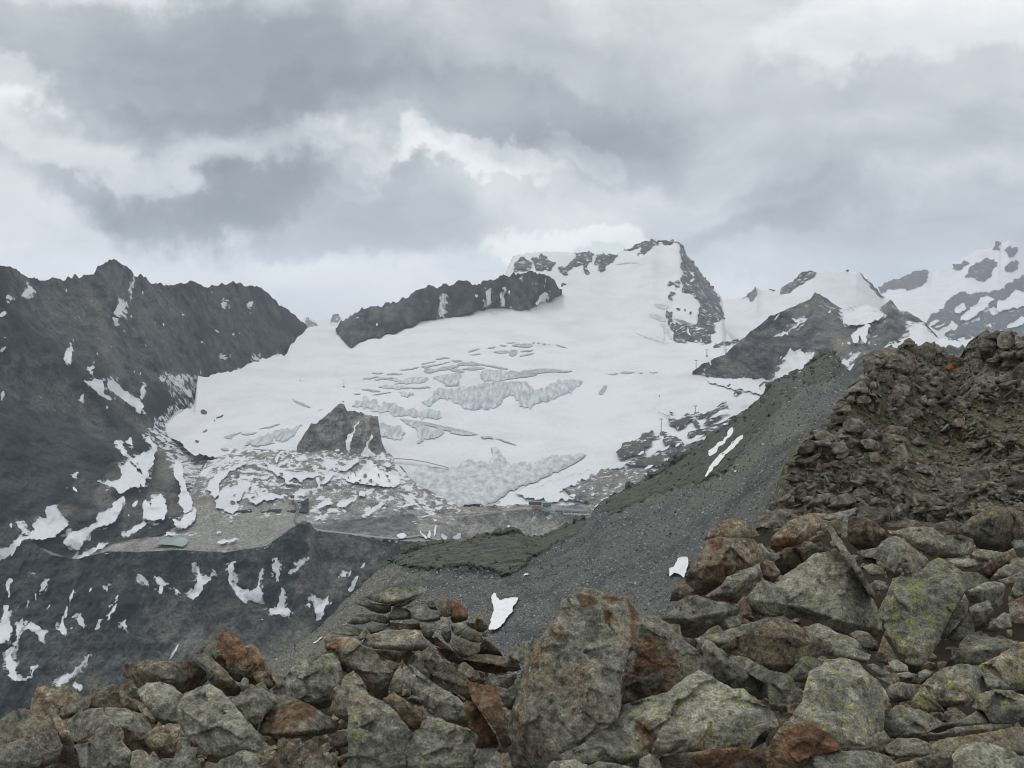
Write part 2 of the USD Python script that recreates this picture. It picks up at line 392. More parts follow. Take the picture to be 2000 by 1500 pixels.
def drape(name, land, text, mat, lift=3.0, bulge=0.0, rough=0.0, amp=2.5, grid=4.0, seed=None, smooth=True, mask=None, level=0, chaikin=1, wl=None, **custom):
    """Snow, ice or bare rock lying on a landform: a sheet with thickness over a traced outline; several outlines are split by ';'."""
    V, Fc, n = [], [], 0
    for t in text.split(';'):
        poly = pts(t)
        sd = seed or (int(abs(poly).sum() * 7) % 9973 + 1)
        p, tri, d, _ = fill(poly, grid, amp, sd, chaikin=chaikin)
        Y = land.Y(p[:, 0], p[:, 1])
        L = lift + bulge * np.sqrt(np.clip(d, 0, 40) / 40)
        if level:                                               # snow fills the hollows
            e = np.vstack([tri[:, [0, 1]], tri[:, [1, 2]], tri[:, [2, 0]]])
            Z = Y.copy()
            for _ in range(level):
                acc, cnt = np.zeros_like(Z), np.zeros_like(Z)
                np.add.at(acc, e[:, 0], Z[e[:, 1]]); np.add.at(cnt, e[:, 0], 1); np.add.at(acc, e[:, 1], Z[e[:, 0]]); np.add.at(cnt, e[:, 1], 1)
                Z = np.where(cnt > 0, 0.3 * Z + 0.7 * acc / np.maximum(cnt, 1), Z)
            Y = np.minimum(Z, Y)
        if rough:
            P = at(p[:, 0], p[:, 1], Y)
            L = L + rough * np.clip(d / 5, 0, 1) * ridged(P / (wl or rough * 4 + 6), 4, sd)
        V.append(at(p[:, 0], p[:, 1], Y - L)); Fc.append(tri + n); n += len(p)
    v, f = np.vstack(V), np.vstack(Fc)
    return build(name, v, f, mat, smooth=smooth, mask=None if mask is None else np.tile(mask, (len(v), 1)), **custom)


def row(text, depth):
    """A line of the terrain: traced points with distances, either one for all or a list of (x, distance)."""
    p = pts(text)
    if np.ndim(depth) == 0:
        Y = np.full(len(p), float(depth))
    else:
        dx = np.array(depth, float)
        Y = 1 / np.interp(p[:, 0], dx[:, 0], 1 / dx[:, 1])
    return np.column_stack([p, Y])


# --- the country around: the hill the camera stands on and the lowland, out to the horizon
def countryside():
    rr = np.concatenate([[0, 4, 8, 12, 20, 35, 60, 100, 160, 260, 420, 650, 900, 1150, 1350], np.linspace(1800, 22000, 22)])
    th = np.linspace(0, 2 * np.pi, 97)[:-1]
    R, T = np.meshgrid(rr, th, indexing='ij')
    x, y = R * np.sin(T), R * np.cos(T)
    z = np.maximum(-2.2 - 0.85 * np.maximum(0, R - 5), -840) + np.minimum(R * 0.03, 60) * (fbm(np.stack([x / 300, y / 300, 0 * x], -1), 4, 3) - 0.5)
    v = np.stack([x, y, z], -1).reshape(-1, 3)
    i = np.arange(v.shape[0]).reshape(R.shape)
    a, b, c, d = i[:-1], np.roll(i, -1, 1)[:-1], np.roll(i, -1, 1)[1:], i[1:]
    f = np.vstack([np.stack([a.ravel(), d.ravel(), c.ravel()], 1), np.stack([a.ravel(), c.ravel(), b.ravel()], 1)])
    build('ground', v, f, M['hill'], kind='structure', label='stony ground falling away from the viewpoint into the valley')


countryside()

# --- far right: high snowy peak, far off
far_peak = Landform([row('D 1050,440 1080,410 1200,370 1280,335 1370,320 1400,340 1520,325 1600,240 1700,190 1790,185 1830,135 1850,148 1900,125 1960,160 2000,190 P 2080,525', 14000),
                     row('P 1715,590 1800,580 2080,570', 12500), row('P 1715,720 2080,720', 9500)], rough=[(160, 1500, 1500, 0.3, 'r', 11)], jag=3, seed=3)
far_peak.mesh('snowy_peak', M['snow'], step=3, kind='structure', label='highest far snow peak at the right edge')
gap_peak = Landform([row('B -40,640 0,632 30,640 60,655 100,650 150,640 190,615 230,640 260,650', 16000), row('P 585,690 690,690', 15000)], rough=[(60, 900, 900, 0, 'f', 4)])
gap_peak.mesh('distant_peak', M['snow'], step=3, kind='structure', label='tiny distant snow peak seen through the low saddle')

# --- the snow dome behind the right shoulder
dome_land = Landform([row('P 1380,585 D 0,500 40,515 160,510 200,490 255,430 280,455 300,460 400,450 440,430 540,380 620,330 760,340 910,335 960,370 1010,420 1090,500 1130,510 1190,590 1230,592 P 1900,690', 6500),
                      row('P 1380,640 1500,640 1900,700', 5600), row('P 1380,740 1900,740', 4600)], rough=[(40, 700, 700, 0, 'f', 21)], jag=1.0, seed=5)
dome_land.mesh('snow_dome', M['snow'], step=3, kind='structure', label='rounded snow dome right of the main summit')

# --- the glacier and the main summit
glacier = Landform([
    [(318, 833, 3120), (345, 805, 3250), (380, 785, 3380), (386, 735, 3650), (460, 722, 3800), (510, 700, 4000), (555, 690, 4150), (575, 665, 4500), (602, 638, 4900), (660, 636, 5000),
     (700, 640, 5100), (850, 600, 5200), (980, 552, 5400), (993, 520, 5600), (1002, 500, 5700), (1029, 494, 5750), (1068, 491, 5800), (1140, 494, 5850), (1177, 493, 5900), (1198, 497, 5900),
     (1216, 490, 5950), (1231, 484, 6000), (1255, 473, 6000), (1273, 467, 6000), (1288, 473, 6000), (1300, 473, 6000), (1318, 469, 6000), (1327, 472, 6000), (1336, 487, 5950), (1360, 517, 5850),
     (1378, 547, 5700), (1399, 568, 5550), (1411, 583, 5450), (1416, 640, 4900), (1430, 665, 4500), (1500, 690, 4200), (1720, 720, 3500)],
    [(318, 836, 3115), (386, 760, 3500), (460, 750, 3600), (600, 700, 4150), (660, 690, 4300), (800, 660, 4500), (1000, 620, 4800), (1200, 620, 4900), (1300, 640, 4700), (1400, 690, 4000), (1500, 702, 3900), (1720, 732, 3400)],
    [(318, 838, 3110), (386, 800, 3300), (500, 800, 3300), (700, 770, 3550), (1000, 740, 3750), (1200, 750, 3650), (1400, 760, 3400), (1500, 770, 3300), (1720, 790, 3000)],
    [(318, 840, 3105), (386, 860, 2960), (500, 870, 2880), (700, 880, 2850), (1000, 880, 2950), (1200, 880, 2880), (1500, 850, 2850), (1720, 850, 2700)],
    [(318, 842, 3100), (386, 892, 2830), (450, 897, 2800), (600, 900, 2790), (770, 905, 2780), (850, 965, 2630), (950, 990, 2570), (1050, 995, 2560), (1150, 1005, 2520), (1250, 985, 2550), (1350, 945, 2600), (1500, 900, 2600), (1720, 900, 2600)]],
    rough=[(42, 420, 420, 0, 'f', 31), (12, 110, 110, 0, 'f', 32), (2.5, 30, 30, 0, 'f', 33)], jag=lambda x: np.where(x < 600, 9.0, 2.5), seed=8)
glacier.foot = 10.0
glacier.mesh('glacier', M['snow'], step=3, kind='structure', label='broad snow covered glacier sweeping down from the main summit')

# --- the left mountain
left_mountain = Landform([
    row('P -60,520 A 0,110 50,120 110,145 170,185 200,185 250,200 290,175 360,185 430,160 450,170 520,145 560,105 610,70 650,90 710,120 750,160 790,165 850,205 980,205 1070,190 1150,215 1250,220 1300,205 1345,200 1360,220 1440,220 1480,250 1540,310 1600,350 1650,400 1720,450',
        [(-60, 2900), (0, 3000), (210, 3500), (400, 4100), (520, 4600), (602, 5000)]),
    [(-60, 800, 2680), (0, 800, 2700), (150, 830, 2850), (300, 838, 3130), (345, 815, 3360), (380, 790, 3570), (420, 757, 3800), (460, 735, 4000), (510, 712, 4220), (555, 695, 4380), (602, 645, 4980)],
    [(-60, 1085, 2330), (0, 1085, 2330), (60, 1062, 2350), (150, 1097, 2280), (230, 1062, 2350), (300, 1048, 2380), (400, 1018, 2450), (440, 1000, 2480), (602, 1000, 2480)]],
    rough=[(190, 420, 900, 0.35, 'r', 41), (80, 110, 260, 0.3, 'r', 42), (26, 34, 60, 0.2, 'r', 43)], jag=9, seed=9)
left_mountain.mesh('dark_mountain', M['mountain'], step=2.5, streaks=(0.32, 0.9, 0.16), smooth=False, kind='structure', label='dark jagged rock mountain on the left',
                   zones=[(0, 'A 480,230 540,330 570,420 590,560 570,700 610,760 660,730 620,500 600,430 560,330', 14, 0.45),
                          (0, 'A 590,750 640,860 760,960 850,1050 1000,1150 1080,1180 1200,1200 1300,1500 300,1500 400,1330 600,1290 700,1100 860,1200 850,1080 750,980 590,860', 10, 0.85),
                          (0, 'A 380,800 520,900 620,1060 560,1020 420,880', 25, 0.4), (0, 'A 850,720 1000,700 1080,830 1000,800', 14, 0.4),
                          (0, 'A 1380,300 1560,380 1600,520 1440,600 1400,460', 30, 0.25),
                          (1, 'A 0,900 300,950 560,1150 640,1250 400,1400 200,1500 0,1500', 20, 0.55), (1, 'A 790,860 900,820 1080,880 980,930 900,980 800,950', 8, 0.5)])

# --- moraine bench below the glacier
bench = Landform([
    [(150, 1093, 2262), (230, 1058, 2330), (300, 1042, 2362), (350, 1010, 2430), (380, 945, 2610), (405, 900, 2760), (455, 880, 2790), (600, 878, 2795), (760, 884, 2780), (800, 935, 2650), (900, 990, 2550), (1000, 986, 2550), (1060, 985, 2548), (1160, 985, 2540), (1200, 1010, 2500)],
    [(150, 1095, 2255), (210, 1064, 2290), (300, 1050, 2320), (440, 1030, 2330), (560, 1000, 2420), (620, 1010, 2400), (760, 1020, 2400), (850, 1005, 2500), (900, 1005, 2505), (1000, 992, 2530), (1060, 994, 2520), (1150, 1004, 2500), (1200, 1020, 2480)],
    [(150, 1097, 2240), (210, 1078, 2200), (270, 1080, 2190), (350, 1076, 2190), (440, 1082, 2190), (520, 1068, 2200), (575, 1030, 2240), (620, 1040, 2290), (760, 1056, 2240), (860, 1062, 2230), (900, 1075, 2400), (1000, 1085, 2400), (1200, 1070, 2400)]],
    rough=[(22, 90, 90, 0, 'r', 51), (9, 24, 24, 0, 'r', 52), (3, 9, 9, 0, 'f', 53)], jag=4, seed=12)
bench.foot = 7.0
bench.mesh('moraine_bench', M['bench'], step=2.5, streaks=(0.35, 0.2, 0.46), back=None, kind='structure', label='grey moraine bench below the glacier with the lake',
           zones=[(0, 'F 850,470 1300,280 1640,210 1680,350 1500,430 1100,480', 12, 0.7), (1, 'H 1000,1260 1060,1200 1100,1200 1160,1300 1120,1500 940,1500 950,1380', 4, 0.8),
                  (1, 'E 590,520 880,500 930,540 920,590 700,580 480,560', 6, 0.45), (1, 'H 330,720 480,620 620,620 740,720 860,830 1180,860 900,900 640,880 430,850 270,830', 8, 0.25)])

# --- the cliffs below the bench, falling into the valley
lower_slope = Landform([
    [(-60, 1078, 2300), (0, 1074, 2300), (60, 1056, 2310), (100, 1084, 2260), (150, 1092, 2240), (210, 1077, 2205), (270, 1078, 2195), (350, 1074, 2195), (440, 1079, 2195), (520, 1066, 2205), (570, 1032, 2235), (585, 1022, 2230), (605, 1020, 2230), (618, 1038, 2285), (760, 1055, 2245), (860, 1061, 2235), (960, 1080, 2300)],
    [(-60, 1235, 2060), (300, 1235, 2060), (600, 1180, 2130), (960, 1160, 2150)],
    [(-60, 1440, 1830), (300, 1440, 1830), (600, 1400, 1900), (960, 1350, 1980)]],
    rough=[(85, 130, 260, -0.25, 'r', 61), (34, 40, 90, 0.1, 'r', 62), (12, 14, 20, 0, 'r', 63)], seed=14)
lower_slope.mesh('valley_side', M['mountain'], step=2.5, streaks=(0.6, 0.6, 0.26), back=None, smooth=False, kind='structure', label='dark gullied cliffs falling from the bench into the valley',
                 zones=[(0, 'F 750,480 780,480 790,640 800,720 880,930 850,940 790,760 750,600', 6, 0.55), (0, 'F 900,760 1080,780 1150,820 1280,720 1420,800 1650,900 1750,880 1700,1100 1300,1100 950,1080 860,900', 12, 0.55),
                        (0, 'F 1740,390 2000,420 2100,600 1900,720 1750,880 1640,760 1700,560', 14, 0.6), (0, 'F 500,900 620,900 480,1100 300,1300 200,1250', 16, 0.3), (1, 'F 1650,350 1740,380 1720,480 1650,560 1600,500', 4, 0.7),
                        (1, 'F 0,560 500,520 750,500 1040,490 1060,600 1000,640 700,900 560,880 400,860 200,940 0,900', 14, 0.4)])

# --- knoll of bare rock in the glacier's edge
knoll = Landform([row('H 1000,450 1015,420 1060,360 1130,240 1210,220 1310,120 1420,45 1460,45 1490,110 1600,125 1790,170 1800,240 1830,430 1900,550', [(580, 2800), (665, 2930), (740, 2860), (760, 2790)]),
                  row('H 1000,560 1300,560 1700,570 1900,575', 2760)], rough=[(40, 60, 120, 0.2, 'r', 71), (16, 18, 26, 0, 'r', 72)], jag=5, seed=15)
knoll.mesh('rock_knoll', M['bench'], step=2.0, streaks=(0.2, 0.5, 0.1), smooth=False, kind='structure', label='brown rock knoll sticking out of the lower glacier', zones=[(1, 'H 1000,450 1300,100 1470,40 1550,200 1480,400 1400,520 1000,500', 10, 0.35)])

# --- the long rock rib under the main summit
rib_bottom = 'P 655,645 668,660 684,677 720,662 740,657 780,647 820,627 870,619 900,614 945,607 960,599 1000,604 1030,602 1060,587 1078,590 1098,566'
p_ = pts(rib_bottom)
xr = np.arange(655, 1099, 3.0)
p_ = np.column_stack([xr, np.interp(xr, p_[:, 0], p_[:, 1]) + 12 * (ridged(np.stack([xr / 26, 0 * xr, 0 * xr], -1), 4, 83) - 0.62)])
rib = Landform([row('B 185,690 240,640 330,590 410,545 480,545 590,535 640,500 720,435 780,425 880,430 950,405 1060,395 1110,410 1340,345 1420,330 1500,345 1600,380 1660,450', [(655, 4800), (800, 4900), (1000, 5000), (1098, 5050)]),
                np.column_stack([p_, glacier.Y(p_[:, 0], p_[:, 1]) - 25])], rough=[(90, 150, 420, 0.2, 'r', 81), (40, 50, 110, 0, 'r', 82)], jag=11, seed=16)
rib.mesh('rock_rib', M['mountain'], step=2.5, streaks=(0.45, 0.9, 0.40), smooth=False, kind='structure', label='long dark rock rib rising from the upper glacier', zones=[(0, 'B 240,640 450,560 600,560 640,650 540,740 280,800', 20, 0.3)])

# --- the rocky peak right of the glacier
foot = np.array([(1353, 728), (1387, 736), (1434, 739), (1500, 739), (1515, 762)], float)
foot = [(x, y, d - 20) for (x, y), d in zip(foot, glacier.Y(foot[:, 0], foot[:, 1]))]
right_peak = Landform([
    row('G 850,475 950,400 1050,350 1200,290 1350,150 1480,40 D 300,670 350,620 520,550 600,510 640,470 700,500 760,540 820,580 900,560 980,548 1060,570 1100,540 1130,515 1190,590 1230,590 1320,640 1350,660 1440,760 1470,768 1670,800 P 1960,690',
        [(1353, 3660), (1590, 3750), (1769, 3400), (1960, 2900)]),
    foot + [(1600, 802, 2900), (1960, 802, 2400)]],
    rough=[(80, 200, 330, 0.8, 'r', 91), (36, 55, 80, 0.6, 'r', 92), (12, 16, 22, 0.4, 'r', 93)], jag=4, seed=17)
right_peak.mesh('rocky_peak', M['peak'], step=2.5, streaks=(0.45, 0.9, 0.46), smooth=False, kind='structure', label='dark rocky peak with snow fields right of the glacier', zones=[(0, 'D 780,760 960,800 960,870 800,900', 20, 0.4)])
side_ridge = Landform([row('P 1655,732 1668,712 1680,697 1710,682 1735,677 1760,680 1800,684 1845,680 1853,672 1862,676 1873,680 1880,672 1888,682 1900,690 1960,690', 1400), row('P 1655,800 1960,800', 900)],
                      rough=[(25, 90, 160, 0.3, 'r', 95), (6, 20, 30, 0, 'r', 96)], jag=2, seed=18)
side_ridge.mesh('dark_ridge', M['peak'], step=3, streaks=(0.2, 0.5, 0.15), kind='structure', label='dark ridge half hidden behind the crag')

# --- the near ridge of scree
SCREE_TOP = ('P 420,1348 520,1292 580,1256 620,1228 680,1165 740,1112 790,1082 850,1064 930,1052 1010,1042 1060,1052 1150,1010 1180,975 1240,950 1290,925 1340,893 G 860,1330 1000,1220 1250,1060 1500,860 1620,740 1740,590 1900,540 2000,480 '
             'J 600,420 700,350 770,310 830,320 900,390 980,470 1060,520 1100,560 P 1720,775')
scree = Landform([row(SCREE_TOP, [(420, 275), (520, 330), (620, 420), (740, 520), (850, 560), (1010, 580), (1150, 620), (1290, 690), (1400, 760), (1614, 900), (1720, 800)]),
                  [(420, 1352, 268), (700, 1345, 240), (1000, 1330, 210), (1300, 1280, 170), (1450, 1170, 150), (1540, 1010, 165), (1600, 910, 200), (1720, 820, 260)]],
                 rough=[(16, 60, 60, 0.4, 'r', 101), (4.5, 9, 9, 0, 'r', 102), (1.3, 2.4, 2.4, 0, 'r', 103)], jag=11, seed=19, jagscale=22)
scree.mesh('scree_slope', M['scree'], step=2.5, streaks=(0.25, 0.6, 0.0), smooth=False, kind='structure', label='near slope of grey scree between the valley and the crag',
           zones=[(0, 'L 900,340 1150,130 1400,20 1700,-40 1500,190 1480,240 1250,290 1150,350 950,360', 10, 0.6), (1, 'E 860,640 1080,600 1220,580 1400,590 1420,700 1390,740 1280,760 900,740 800,720 780,680', 8, 0.45),
                  (0, 'G 900,1300 1250,1050 1500,860 1740,600 2000,500 2000,1100 1700,1300 1400,1480 1050,1490', 20, 0.35), (0, 'P 520,1300 640,1200 740,1110 840,1075 860,1120 760,1160 650,1260 560,1330', 10, 0.5),
                  (0, 'J 560,420 770,320 850,420 880,560 700,620 500,600', 10, 0.3)])

# ------------------------------------------------------------------ bare rock, ice and snow lying on the terrain
def outcrop(land, text, label, mat='peak', lift=6, bulge=6, rough=18, amp=9, grid=2.6, mask=(0, 0.25, 0.42), **kw):
    if ';' in text:
        return specks(land, text, label, mat=mat, lift=lift, amp=amp, grid=grid, mask=mask, name='rock_outcrops')
    return drape('rock_outcrop', land, text, M[mat], lift=lift, bulge=bulge, rough=rough, amp=amp, grid=grid, mask=mask, smooth=False, chaikin=0, label=label, cat='rock outcrop', **kw)


def snow(land, text, label, mat='snow', lift=4, bulge=0, amp=7.5, grid=2.6, level=3, **kw):
    bulge = 0
    if land is not scree:
        land.flecks += [(2, x, 8, 0.62) for x in text.split(';')]
    if ';' in text:
        return specks(land, text, label, mat=mat, lift=lift, amp=amp, grid=grid, level=level, name='snow_streaks')
    return drape('snow_patch', land, text, M[mat], lift=lift, bulge=bulge, amp=amp, grid=grid, level=level, label=label, cat='snow patch', **kw)


def specks(land, text, label, mat='snow', lift=4, amp=3.0, grid=2.0, name='snow_flecks', **kw):
    return drape(name, land, text, M[mat], lift=lift, amp=amp, grid=grid, label=label, kind='stuff', **kw)


# far right snow peak: bare rock
for t, lb in [
        ('D 1050,440 1080,410 1200,370 1280,340 1370,320 1385,345 1365,385 1340,425 1270,455 1180,450 1080,465', 'low blue grey rock ridge left of the far snow peak'),
        ('D 1530,325 1545,290 1590,265 1640,290 1590,315', 'small blue rock band on the left flank of the far snow peak'),
        ('D 1615,370 1640,310 1700,270 1760,255 1830,270 1800,320 1770,370 1730,395 1690,375', 'larger rock face in the middle of the far snow peak'),
        ('D 1865,345 1890,280 1940,245 1980,290 1930,330', 'triangular rock face below the top of the far snow peak'),
        ('D 1785,195 1800,165 1830,135 1855,150 1830,190', 'dark rock tooth just left of the far snow summit'),
        ('D 1870,190 1910,160 1960,190 1950,220 1900,235', 'broken rock below the far snow summit'),
        ('D 1350,680 1400,600 1480,575 1520,510 1570,465 1680,475 1850,455 1950,380 2000,350 2060,340 2060,560 1900,590 1840,590 1800,560 1750,570 1690,640 1600,670 1560,690 1540,650 1470,700 1400,720', 'upper blue rock wall of the far right mountain'),
        ('D 1400,730 1470,745 1560,700 1700,650 1720,600 1840,600 2060,570 2060,760 1500,770', 'lower blue rock wall at the foot of the far right mountain')]:
    outcrop(far_peak, t, lb, 'far', lift=20, bulge=25, rough=50, mask=(0, 0.5, 0.3))
for t, lb in [
        ('D 1540,590 1560,560 1620,530 1620,590 1570,600;D 1580,640 1640,570 1740,500 1800,495 1790,540 1700,620 1610,660', 'slanting snow gully in the upper rock wall of the far right mountain'),
        ('D 1810,530 1900,500 1950,440 1990,480 2060,480 2060,540 1950,570 1850,590', 'snow basin at the right edge below the far snow peak'),
        ('D 1370,680 1440,640 1460,650 1390,690;D 1410,700 1480,660 1470,690;D 1440,745 1510,680 1530,690 1490,740;D 1700,700 1770,680 1800,690 1740,715', 'streaky snow at the lower left of the far right mountain'),
        ('D 1880,700 1960,640 2060,600 2060,640 1960,690', 'snow strip in the far right rock wall near the picture edge')]:
    snow(far_peak, t, lb, lift=150, bulge=30)
outcrop(gap_peak, 'B -20,640 0,632 40,650 60,690 -20,700;B 140,655 190,615 225,640 200,670 150,668', 'pale blue rock of the tiny peak in the saddle', 'far', lift=20, bulge=40, rough=20)

# snow dome: rock
for t, lb in [
        ('D 20,500 70,515 160,510 200,490 255,430 265,470 255,500 240,525 215,528 195,505 100,518', 'dark rock spike in the snow saddle right of the main summit'),
        ('D 410,480 420,440 500,390 560,340 610,328 650,342 600,385 540,420 480,465 440,480', 'long slanting dark rock slab on the left of the snow dome'),
        ('D 335,455 350,447 385,450 370,462', 'little rock left of the slanting slab on the snow dome'),
        ('D 920,340 950,360 1000,405 1060,470 1095,505 1065,500 1030,465 1000,430 960,380', 'rocky right edge of the snow dome')]:
    outcrop(dome_land, t, lb, 'peak', lift=10, bulge=10, rough=14, amp=4)
drape('summit_cairn', dome_land, 'D 840,328 848,322 856,322 862,329 858,336 842,336', M['mountain'], lift=10, bulge=6, amp=0.3, grid=1.0, label='tiny dark cairn on top of the snow dome', cat='cairn')

# main summit and glacier: rock
for t, lb, kw in [
        ('C 1050,132 1090,138 1120,190 1200,290 1260,390 1330,460 1350,520 1370,600 1385,665 1355,640 1345,655 1310,660 1330,740 1290,745 1300,800 1200,797 1050,785 1040,720 1010,660 1005,590 1030,590 1050,670 1100,680 1150,690 1200,672 1220,620 1225,560 1200,500 1170,480 1110,465 1130,420 1095,390 1110,350 1090,310 1110,270 1085,200 1090,160', 'dark rocky right ridge of the main summit', {}),
        ('C 720,205 770,180 850,145 910,125 950,138 1060,130 1045,150 960,150 930,160 880,200 850,215 800,235 830,200 840,170 760,200', 'dark rock band just under the main summit', {}),
        ('C 130,250 200,232 275,260 280,290 240,330 180,325 140,290', 'roundish rock patch on the left shoulder of the main summit', {}),
        ('C 20,260 80,240 130,270 135,310 90,325 30,330 10,300', 'flecked rock at the left end of the summit shoulder', {}),
        ('C 230,208 280,202 360,215 500,212 540,225 510,260 490,300 505,340 460,320 450,285 400,300 370,330 355,362 320,345 290,315 330,310 380,275 410,255 440,230', 'ragged rock rib hanging from the summit shoulder', {}),
        ('C 540,225 600,210 660,225 690,225 650,270 600,300 570,335 550,325 560,290 535,270', 'rock patch on the shoulder nearest the main summit', {}),
        ('C 1010,410 1060,385 1090,390 1095,430 1060,445 1045,425 1015,420', 'small rock left of the summit ridge', {}),
        ('C 1030,450 1065,460 1040,490 1045,530 1025,505 1030,480', 'narrow rock below the small rock left of the summit ridge', {}),
        ('C 1070,575 1095,570 1090,590;C 1115,585 1140,585 1130,600;C 1150,605 1180,600 1170,615', 'row of three small rocks in the snow inside the summit ridge', {}),
        ('C 1225,840 1290,815 1380,800 1440,790 1475,780 1480,795 1420,805 1370,825 1270,840', 'flat dark rock rib leading to the lift station', {}),
        ('C 325,410 345,405 358,415 350,425 320,425', 'small rock at the right end of the rock rib', {'lift': 4}),
        ]:
    outcrop(glacier, t, lb, 'peak', **{**dict(lift=14, bulge=10, rough=16), **kw})
specks(glacier, 'C 1160,340 1175,335 1190,365 1180,372;C 1150,395 1180,375 1195,378 1170,400;C 1190,715 1220,700 1230,710 1200,720;C 1140,690 1155,720 1160,760 1145,740;C 1225,760 1240,790 1228,795;C 1040,625 1050,610 1160,640 1172,665 1140,660', 'snow flecks on the dark summit ridge', lift=62)
for t, lb in [
        ('C 915,545 990,545 1030,570 1000,580 940,570', 'faint grey streak in the snow by the summit ridge'),
        ('C 890,605 950,610 1000,640 1005,665 960,655 900,625', 'grey debris streak left of the summit ridge foot'),
        ('C 785,725 870,755 950,785 1040,800 980,803 880,770', 'curving grey track in the snow below the summit ridge'),
        ('C 985,690 995,690 998,785 985,785', 'straight grey lift track running down to the glacier'),
        ('C 960,660 1010,690 1050,780 1030,780 990,720', 'grey slanting streak beside the lift track'),
        ('C 660,290 700,278 790,270 840,278 780,280 700,288', 'thin grey line of a bergschrund under the summit')]:
    drape('debris_streak', glacier, t, M['ice_broken'], lift=4, amp=1.5, grid=3, label=lb, cat='debris streak')

# rock rib and left mountain: snow
for t, lb in [('B 870,560 880,500 893,487 890,530 880,580 888,620 865,630', 'thin snow gully left of the middle of the rock rib'),
              ('B 1165,555 1165,470 1185,448 1195,470 1190,540 1180,560', 'broad snow gully in the middle of the rock rib'),
              ('B 1258,470 1272,430 1280,440 1268,480 1280,550 1268,555', 'long thin snow gully right of the broad one on the rock rib'),
              ('B 1495,535 1530,480 1560,470 1570,500 1560,520 1530,530 1500,560', 'snow bay biting into the right end of the rock rib'),
              ('B 1380,375 1395,355 1400,362 1388,385', 'short snow streak near the top of the rock rib')]:
    snow(rib, t, lb, lift=45, bulge=2)
specks(rib, 'B 448,670 458,665 460,685 450,688;B 900,535 915,530 918,545 905,545;B 1095,480 1115,485 1110,500 1098,495;B 1310,465 1325,455 1318,490;B 310,635 340,625 335,635;B 1155,440 1165,435 1168,450;B 1550,380 1560,370 1550,415;B 1540,430 1548,420 1545,445', 'small snow flecks scattered over the rock rib', lift=45)
